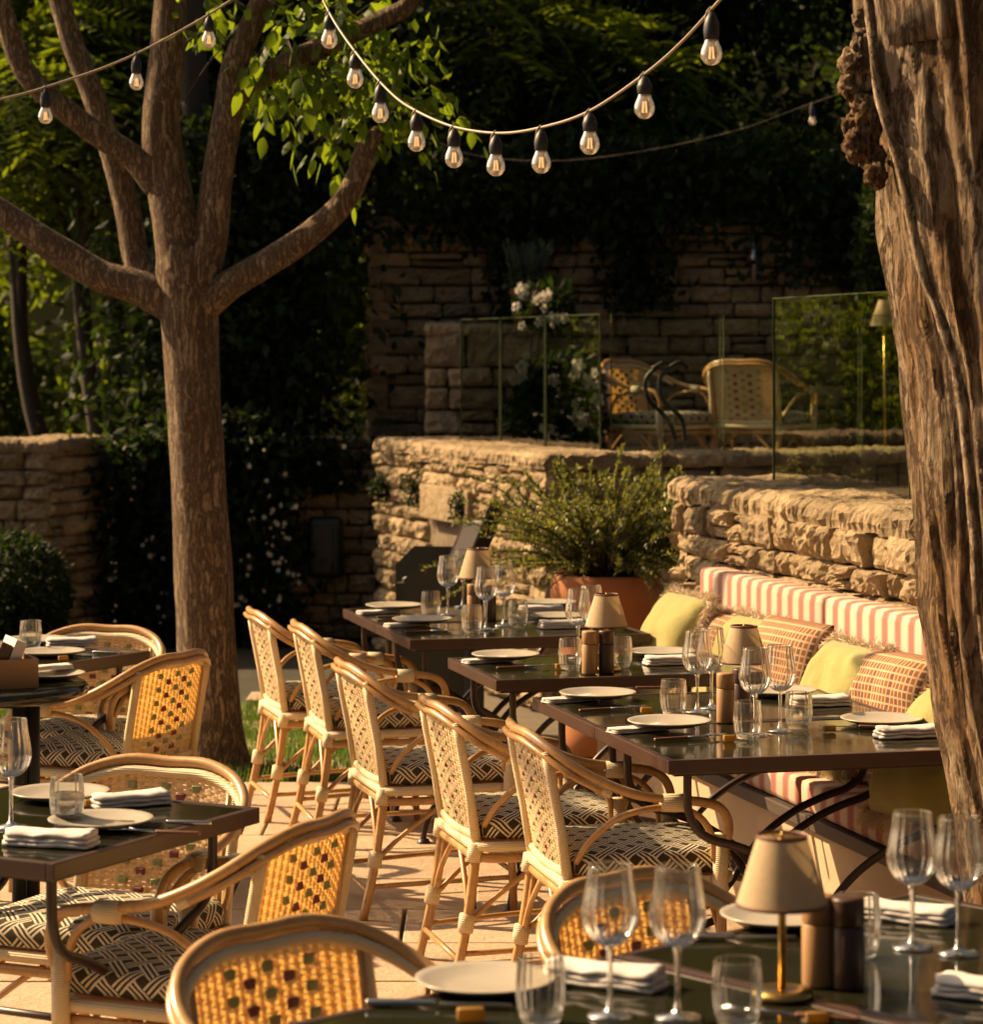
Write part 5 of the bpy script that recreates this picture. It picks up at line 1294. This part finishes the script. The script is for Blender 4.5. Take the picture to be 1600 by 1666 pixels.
# ------------------------------------------------------------------ potted rosemary
pp = Vector((D(985, 0, 12.1).x, 12.1, 0)); 
pot = thing('terracotta_pot', 'large terracotta pot holding the sprawling shrub', 'pot', pp)
b = MB(); b.lathe([(0, 0), (.17, 0), (.19, .1), (.215, .66), (.22, .68), (.24, .685), (.245, .70), (.245, .79), (.235, .80), (.215, .80), (.212, .76), (0, .76)], 40); b.obj('body', 'terracotta', pot)
b = MB(); b.lathe([(0, .765), (.211, .765)], 24); b.obj('soil', 'soil', pot)
rs_ = thing('rosemary', 'sprawling sunlit needle leaved shrub growing in the terracotta pot', 'shrub', pp + Vector((0, 0, .77)))
r = random.Random(61); npr = np.random.default_rng(62); pos_all, dir_all = [], []
sb = MB()
for k in range(270):
    a = r.uniform(0, 6.283); el = r.uniform(.22, 1.35) ; L = r.uniform(.30, .66) * (1.0 if el < .9 else .95)
    if k % 9 == 0: L *= 1.18
    d = Vector((math.cos(a) * math.cos(el) * (1.55 if math.cos(a) > 0 else 1.3), math.sin(a) * math.cos(el), math.sin(el)))
    drp = .22 if el < .5 else .06
    pts = [Vector((math.cos(a) * .1 * r.random(), math.sin(a) * .1 * r.random(), 0)) + d * (L * q) + Vector((0, 0, -drp * L * q * q * 1.5 + .06 * math.sin(q * 3))) + Vector((r.gauss(0, .01), r.gauss(0, .01), 0)) for q in (0, .25, .5, .75, 1)]
    c = curve(pts, 3); sb.tube(c, lerp_list([.005, .0015], len(c)), 4, False)
    m_ = int(135 * L / .45)
    ts_ = npr.uniform(.25, 1, m_); ca = np.array([list(p) for p in c]); ii = ts_ * (len(c) - 1); i0 = np.minimum(ii.astype(int), len(c) - 2); fr = (ii - i0)[:, None]
    pos_all.append(ca[i0] * (1 - fr) + ca[i0 + 1] * fr); dir_all.append(np.tile(np.array(d), (m_, 1)))
sb.obj('stems', 'thinbark', rs_)['kind'] = 'stuff'
pos = np.concatenate(pos_all); od = np.concatenate(dir_all)
V, F = leaf_quads(pos, npr, .027, -.1, .26, od * 1.0); np_obj('foliage', V, F, 'needle', rs_)

# ------------------------------------------------------------------ menu stand behind the pair by the pot
ms = D(700, 985, 12.75); ms.z = 0
st = thing('waiter_station', 'dark olive waiter station with chamfered side panels behind the paired table', 'stand', (ms.x, ms.y, 0), R(-12))
def chamfer_panel(x, w_, h_, th, c):
    b = MB(); pr_ = [(-w_ / 2, 0), (w_ / 2, 0), (w_ / 2, h_ - c), (w_ / 2 - c, h_), (-w_ / 2 + c, h_), (-w_ / 2, h_ - c)]; n = 6
    b.add([(x - th / 2, y, z) for y, z in pr_] + [(x + th / 2, y, z) for y, z in pr_], [tuple(range(n - 1, -1, -1)), tuple(range(n, 2 * n))] + [(i, (i + 1) % n, n + (i + 1) % n, n + i) for i in range(n)]); return b
def front_panel(cx, cy, w_, h_, c, nm):
    b = MB(); pr_ = [(-w_ / 2, 0), (w_ / 2, 0), (w_ / 2, h_ - c), (w_ / 2 - c, h_), (-w_ / 2 + c, h_), (-w_ / 2, h_ - c)]; n = 6; th = .02
    b.add([(cx + x, cy - th / 2, z) for x, z in pr_] + [(cx + x, cy + th / 2, z) for x, z in pr_], [tuple(range(n)), tuple(range(2 * n - 1, n - 1, -1))] + [((i + 1) % n, i, n + i, n + (i + 1) % n) for i in range(n)]); b.obj(nm, 'greenpaint', st, smooth=False)
front_panel(.09, -.14, .36, .80, .07, 'panel'); front_panel(-.02, .22, .40, .86, .09, 'panel')
b = MB(); b.box((.03, .04, .70), (.34, .34, .02)); b.obj('shelf', 'greenpaint', st, smooth=False); b = MB(); b.box((.03, .04, .30), (.34, .34, .02)); b.obj('shelf', 'greenpaint', st, smooth=False)
b = MB(); b.box((-.10, .02, .72), (.05, .12, .015), bev=.003); b.obj('cloth', 'linen', st, smooth=False)
md = D(762, 880, 12.6)
mt = thing('menu_stack', 'upright stack of brochures with a printed cover on the waiter station', 'brochures', (md.x, md.y, .74), R(-25))
for k in range(9):
    b = MB(); b.box((.0112 * k - .03, 0, .155), (.010, .17, .24), Matrix.Rotation(R(24), 3, 'Y'), .001); b.obj('brochure', 'paper' if k else 'photo', mt, smooth=False)
b = MB(); b.box((.02, 0, .02), (.26, .19, .02), bev=.003); b.obj('holder', 'black', mt, smooth=False); b = MB(); b.box((.10, .0, .22), (.012, .17, .30), Matrix.Rotation(R(24), 3, 'Y')); b.obj('rest', 'black', mt, smooth=False)
b = MB(); b.box((0, 0, .36), (.03, .16, .72)); o = b.obj('post', 'black', mt, smooth=False); o.location = (.03, .0, -.74)
# dark box on the garden wall
gx = D(530, 890, GY - .10)
hx = thing('hose_box', 'dark bottle green box hung on the garden wall with a hanging pipe', 'wall box', (gx.x, GY - .09, gx.z))
b = MB(); b.box((0, 0, 0), (.21, .16, .38), bev=.035); b.obj('case', 'greenbox', hx); b = MB(); b.box((0, -.085, -.01), (.15, .01, .30), bev=.004); b.obj('door', 'black', hx)
b = MB(); b.tube([(.05, -.095, .12), (.05, -.097, -.24)], .006, 8); b.obj('pipe', 'greenbox', hx)
b = MB(); b.tube(curve([(.05, -.095, -.2), (.10, -.12, -.40), (.16, -.15, -.6), (.2, -.2, -.62)], 6), .005, 6); b.obj('hose', 'black', hx)

# ------------------------------------------------------------------ terrace furniture and plants
sp_ = D(1090, 0, 15.2)
ss = thing('curved_stand', 'black S-shaped double iron tube stand on the terrace between the two chairs', 'stand', (sp_.x, 15.2, TF))
for k, dx in enumerate((0, .07)):
    pts = [D(1062 + dx * 330, 600, 15.2), D(1080 + dx * 330, 590, 15.2), D(1052 + dx * 330, 615, 15.2), D(1056 + dx * 330, 650, 15.2), D(1085 + dx * 330, 680, 15.2), D(1098 + dx * 230, 715, 15.2), D(1092 + dx * 200, 745, 15.2), D(1085 + dx * 200, 810, 15.2)]
    if k: pts = [D(1120, 600, 15.2)] + pts[1:]
    b = MB(); b.tube([p - Vector((sp_.x, 15.2, TF)) for p in curve(pts, 6)], .013, 8); b.obj('tube', 'black', ss)
b = MB(); b.lathe([(0, .0), (.16, 0), (.16, .015), (.02, .03), (0, .03)], 24); b.obj('base', 'black', ss)
# terrace lamp behind the glass
tl_ = D(1440, 0, 15.6)
fl = thing('floor_lamp', 'slender terrace lamp with beige shade behind the glass railing', 'lamp', (tl_.x, 15.6, TF))
zt_ = D(0, 488, 15.6).z - TF; zb_ = D(0, 530, 15.6).z - TF
b = MB(); b.lathe([(.085, zb_), (.035, zt_)], 28); b.obj('lamp_shade', 'shade', fl); b = MB(); b.tube([(0, 0, .0), (0, 0, zb_ + .08)], .008, 8); b.lathe([(0, 0), (.1, 0), (.1, .012), (0, .016)], 20); b.obj('stem', 'brass', fl)
# sconce on the rear wall
sq = D(1227, 420, RY - .06); sn = thing('wall_sconce', 'narrow polished metal tube light on the rear wall', 'sconce', (sq.x, RY - .05, sq.z))
b = MB(); b.tube([(0, 0, -.15), (0, 0, .15)], .02, 12); b.obj('tube', 'steel', sn); b = MB(); b.box((.03, .03, 0), (.05, .02, .30)); b.obj('bracket', 'black', sn, smooth=False)
# lavender pot on the ledge
lp = D(858, 0, 17.15); lv = thing('lavender_pot', 'lavender with thin stalks in a pale banded pot on the stone ledge', 'potted plant', (lp.x, 17.15, LZ))
b = MB(); b.lathe([(0, 0), (.085, 0), (.105, .19), (.115, .195), (.115, .225), (.10, .225), (0, .21)], 28); b.obj('pot', 'terracotta', lv)
r = random.Random(71); b = MB()
for k in range(130):
    a = r.uniform(0, 6.28); q = r.uniform(0, .09); L = r.uniform(.16, .34); tl2 = r.uniform(0, .45)
    p0_ = Vector((math.cos(a) * q, math.sin(a) * q, .21)); p1_ = p0_ + Vector((math.cos(a) * tl2 * L, math.sin(a) * tl2 * L, L)); b.tube([p0_, p0_.lerp(p1_, .5) + Vector((0, 0, .02)), p1_], [.003, .0028, .004], 4)
o = b.obj('stalks', 'lavender', lv); o['kind'] = 'stuff'
V, F = leaf_cloud(900, [(0, 0, .27)], [(.15, .13, .1)], .04, 72); np_obj('foliage', V, F, 'lavender', lv)
# white trumpet flowers in planters behind the slanting railing
mv_mesh = MB()
for k in range(5):
    a = 2 * math.pi * k / 5; d = Vector((math.cos(a), 0, math.sin(a))); s_ = Vector((-d.z, 0, d.x))
    mv_mesh.add([Vector((0, .03, 0)), d * .028 + s_ * .026, d * .055 + s_ * .014 + Vector((0, .008, 0)), d * .055 - s_ * .016 + Vector((0, .012, 0)), d * .026 - s_ * .016], [(0, 1, 2, 3, 4)])
mvm = mv_mesh.mesh('flower', 'petal', False)
def mandevilla(label, cx, Y, x0, x1, y0, y1, nfl, nlv, seed):
    base = D(cx, 0, Y); t = thing('flowering_plant', label, 'potted plant', (base.x, Y, TF)); r = random.Random(seed)
    b = MB(); b.box((0, 0, .14), (.46, .26, .28), bev=.015); b.obj('planter', 'terracotta', t, smooth=False)
    a0, a1 = D(x0, y1, Y) - Vector((base.x, Y, TF)), D(x1, y0, Y) - Vector((base.x, Y, TF))
    cen = (a0 + a1) / 2; V, F = leaf_cloud(nlv, [tuple(cen), (cen.x, 0, .45)], [((a1.x - a0.x) / 2, .16, (a1.z - a0.z) / 2), (.26, .14, .28)], .085, seed); np_obj('foliage', V, F, 'ivy', t)
    b = MB()
    for k in range(5): b.tube(curve([(r.uniform(-.1, .1), 0, .25), (r.uniform(-.12, .12), 0, .55), (cen.x + r.uniform(-.1, .1), 0, cen.z)], 4), .005, 5)
    b.obj('stems', 'thinbark', t)
    for k in range(nfl):
        px, py = r.uniform(x0, x1), r.uniform(y0, y1); o = link('flower', mvm, t); o.location = D(px, py, Y - .17) - Vector((base.x, Y, TF)); o.rotation_euler = (r.uniform(-.5, .5), r.uniform(0, 6), r.uniform(-.8, .8)); o.scale = (r.uniform(.5, .9),) * 3
mandevilla('trailing plant with large white trumpet flowers below the lavender pot', 885, 16.3, 838, 946, 458, 535, 11, 1100, 81)
mandevilla('low planter of white trumpet flowers behind the slanting glass', 900, 15.6, 838, 985, 570, 700, 18, 2200, 82)
# small plants rooted in the terrace wall
for k, (x, y0, y1) in enumerate([(635, 770, 815), (688, 750, 830), (765, 795, 850)]):
    s1_ = face_s(x); q = TE + dl * s1_ + nl * .05; zz = H - ((y0 + y1) / 2 - YH) / FP * q.y; hh = (y1 - y0) / FP * q.y
    wp = thing('wall_plant', ['small weed rooted high in the terrace wall near the garden corner', 'trailing weed on the terrace wall above the lintel', 'small dark fern beside the lintel of the terrace wall'][k], 'plant', (q.x, q.y, zz))
    V, F = leaf_cloud(420, [(0, 0, 0)], [(.07, .05, hh / 2)], .035, 90 + k); np_obj('foliage', V, F, 'ivy', wp)

# ------------------------------------------------------------------ string lights
def string(label, pts, bulbs, rad=.0042, bs=1.0):
    p3 = [D(x, y, Y) for x, y, Y in pts]; base = p3[len(p3) // 2]
    t = thing('string_light', label, 'string lights', base)
    b = MB(); b.tube([p - base for p in curve(p3, 8)], rad, 7); b.obj('cable', 'cable', t)
    for (x, yc, yb_, Y) in bulbs:                       # cable row, bulb centre row
        q = D(x, yc, Y) - base; qb = D(x, yb_, Y) - base; h = q.z - qb.z; r_ = .0225 * bs
        zc = qb.z
        b = MB(); b.tube(curve([(q.x, q.y, q.z + .008), (q.x - .010 * bs, q.y, q.z - .008), (q.x - .013 * bs, q.y, (q.z + zc) / 2 + .01), (q.x - .012 * bs, q.y, zc + .045 * bs)], 4), .0022, 6); b.obj('hanger', 'cable', t)
        b = MB(); b.lathe([(0, q.z - zc - .004), (.006, q.z - zc - .004), (.012 * bs, h * .80), (.0155 * bs, h * .68), (.0165 * bs, .046 * bs), (.0150 * bs, .030 * bs), (.012 * bs, .026 * bs), (0, .026 * bs)], 14, (q.x, q.y, zc)); b.obj('socket', 'black', t)
        pr_ = [(.0, -.0235), (.008, -.0226), (.0155, -.018), (.0212, -.009), (.0225, .0), (.0205, .010), (.016, .020), (.0125, .030)]
        b = MB(); b.lathe([(a * bs, z * bs) for a, z in pr_], 24, (q.x, q.y, zc)); bo = b.obj('bulb', 'bulb_glass', t)
        b = MB()
        for k in range(4):
            a = k * math.pi / 2 + .4; b.tube([(q.x + .0035 * bs * math.cos(a), q.y + .0035 * bs * math.sin(a), zc + .014 * bs), (q.x + .006 * bs * math.cos(a), q.y + .006 * bs * math.sin(a), zc - .010 * bs)], .0012 * bs, 5)
        b.obj('filament', 'filament', bo)
    return t
def cy(pts, x):
    a = np.array(sorted(pts)); c = curve([Vector((p[0], p[1], p[2])) for p in pts], 10); c = sorted(c, key=lambda v: v.x)
    return float(np.interp(x, [v.x for v in c], [v.y for v in c])), float(np.interp(x, [v.x for v in c], [v.z for v in c]))
mainp = [(495, -70, 8.9), (540, 28, 8.7), (592, 102, 8.4), (640, 155, 8.2), (680, 182, 8.0), (740, 207, 7.8), (812, 217, 7.6), (880, 208, 7.4), (958, 182, 7.2), (1048, 122, 6.9), (1110, 68, 6.7), (1172, 0, 6.5), (1230, -70, 6.3)]
bl = []
for (x, yb_) in [(536, 66), (578, 130), (619, 186), (678, 232), (739, 258), (807, 271), (881, 266), (960, 235), (1049, 176), (1158, 88)]:
    yc, Y = cy(mainp, x); bl.append((x, yc, yb_, Y))
string('string of clear filament bulbs sagging between the two trees', mainp, bl, bs=1.2)
leftp = [(-80, 176, 9.2), (0, 162, 9.2), (75, 142, 9.2), (200, 98, 9.2), (320, 36, 9.2), (400, -15, 9.2)]
bl = [(x, *(lambda q: (q[0], yb_, q[1]))(cy(leftp, x))) for x, yb_ in [(74, 190), (222, 135), (340, 66)]]
string('string of clear filament bulbs crossing the limbs of the smooth tree', leftp, bl, bs=1.1)
farp = [(700, 225, 15), (760, 250, 15), (860, 262, 15), (960, 258, 15), (1080, 240, 15), (1200, 212, 15), (1290, 180, 15), (1400, 140, 15)]
bl = [(1322, *(lambda q: (q[0], 198, q[1]))(cy(farp, 1322)))]
string('faint thin cable with a single bulb across the dark trees', farp, bl, rad=.0018, bs=1.0)
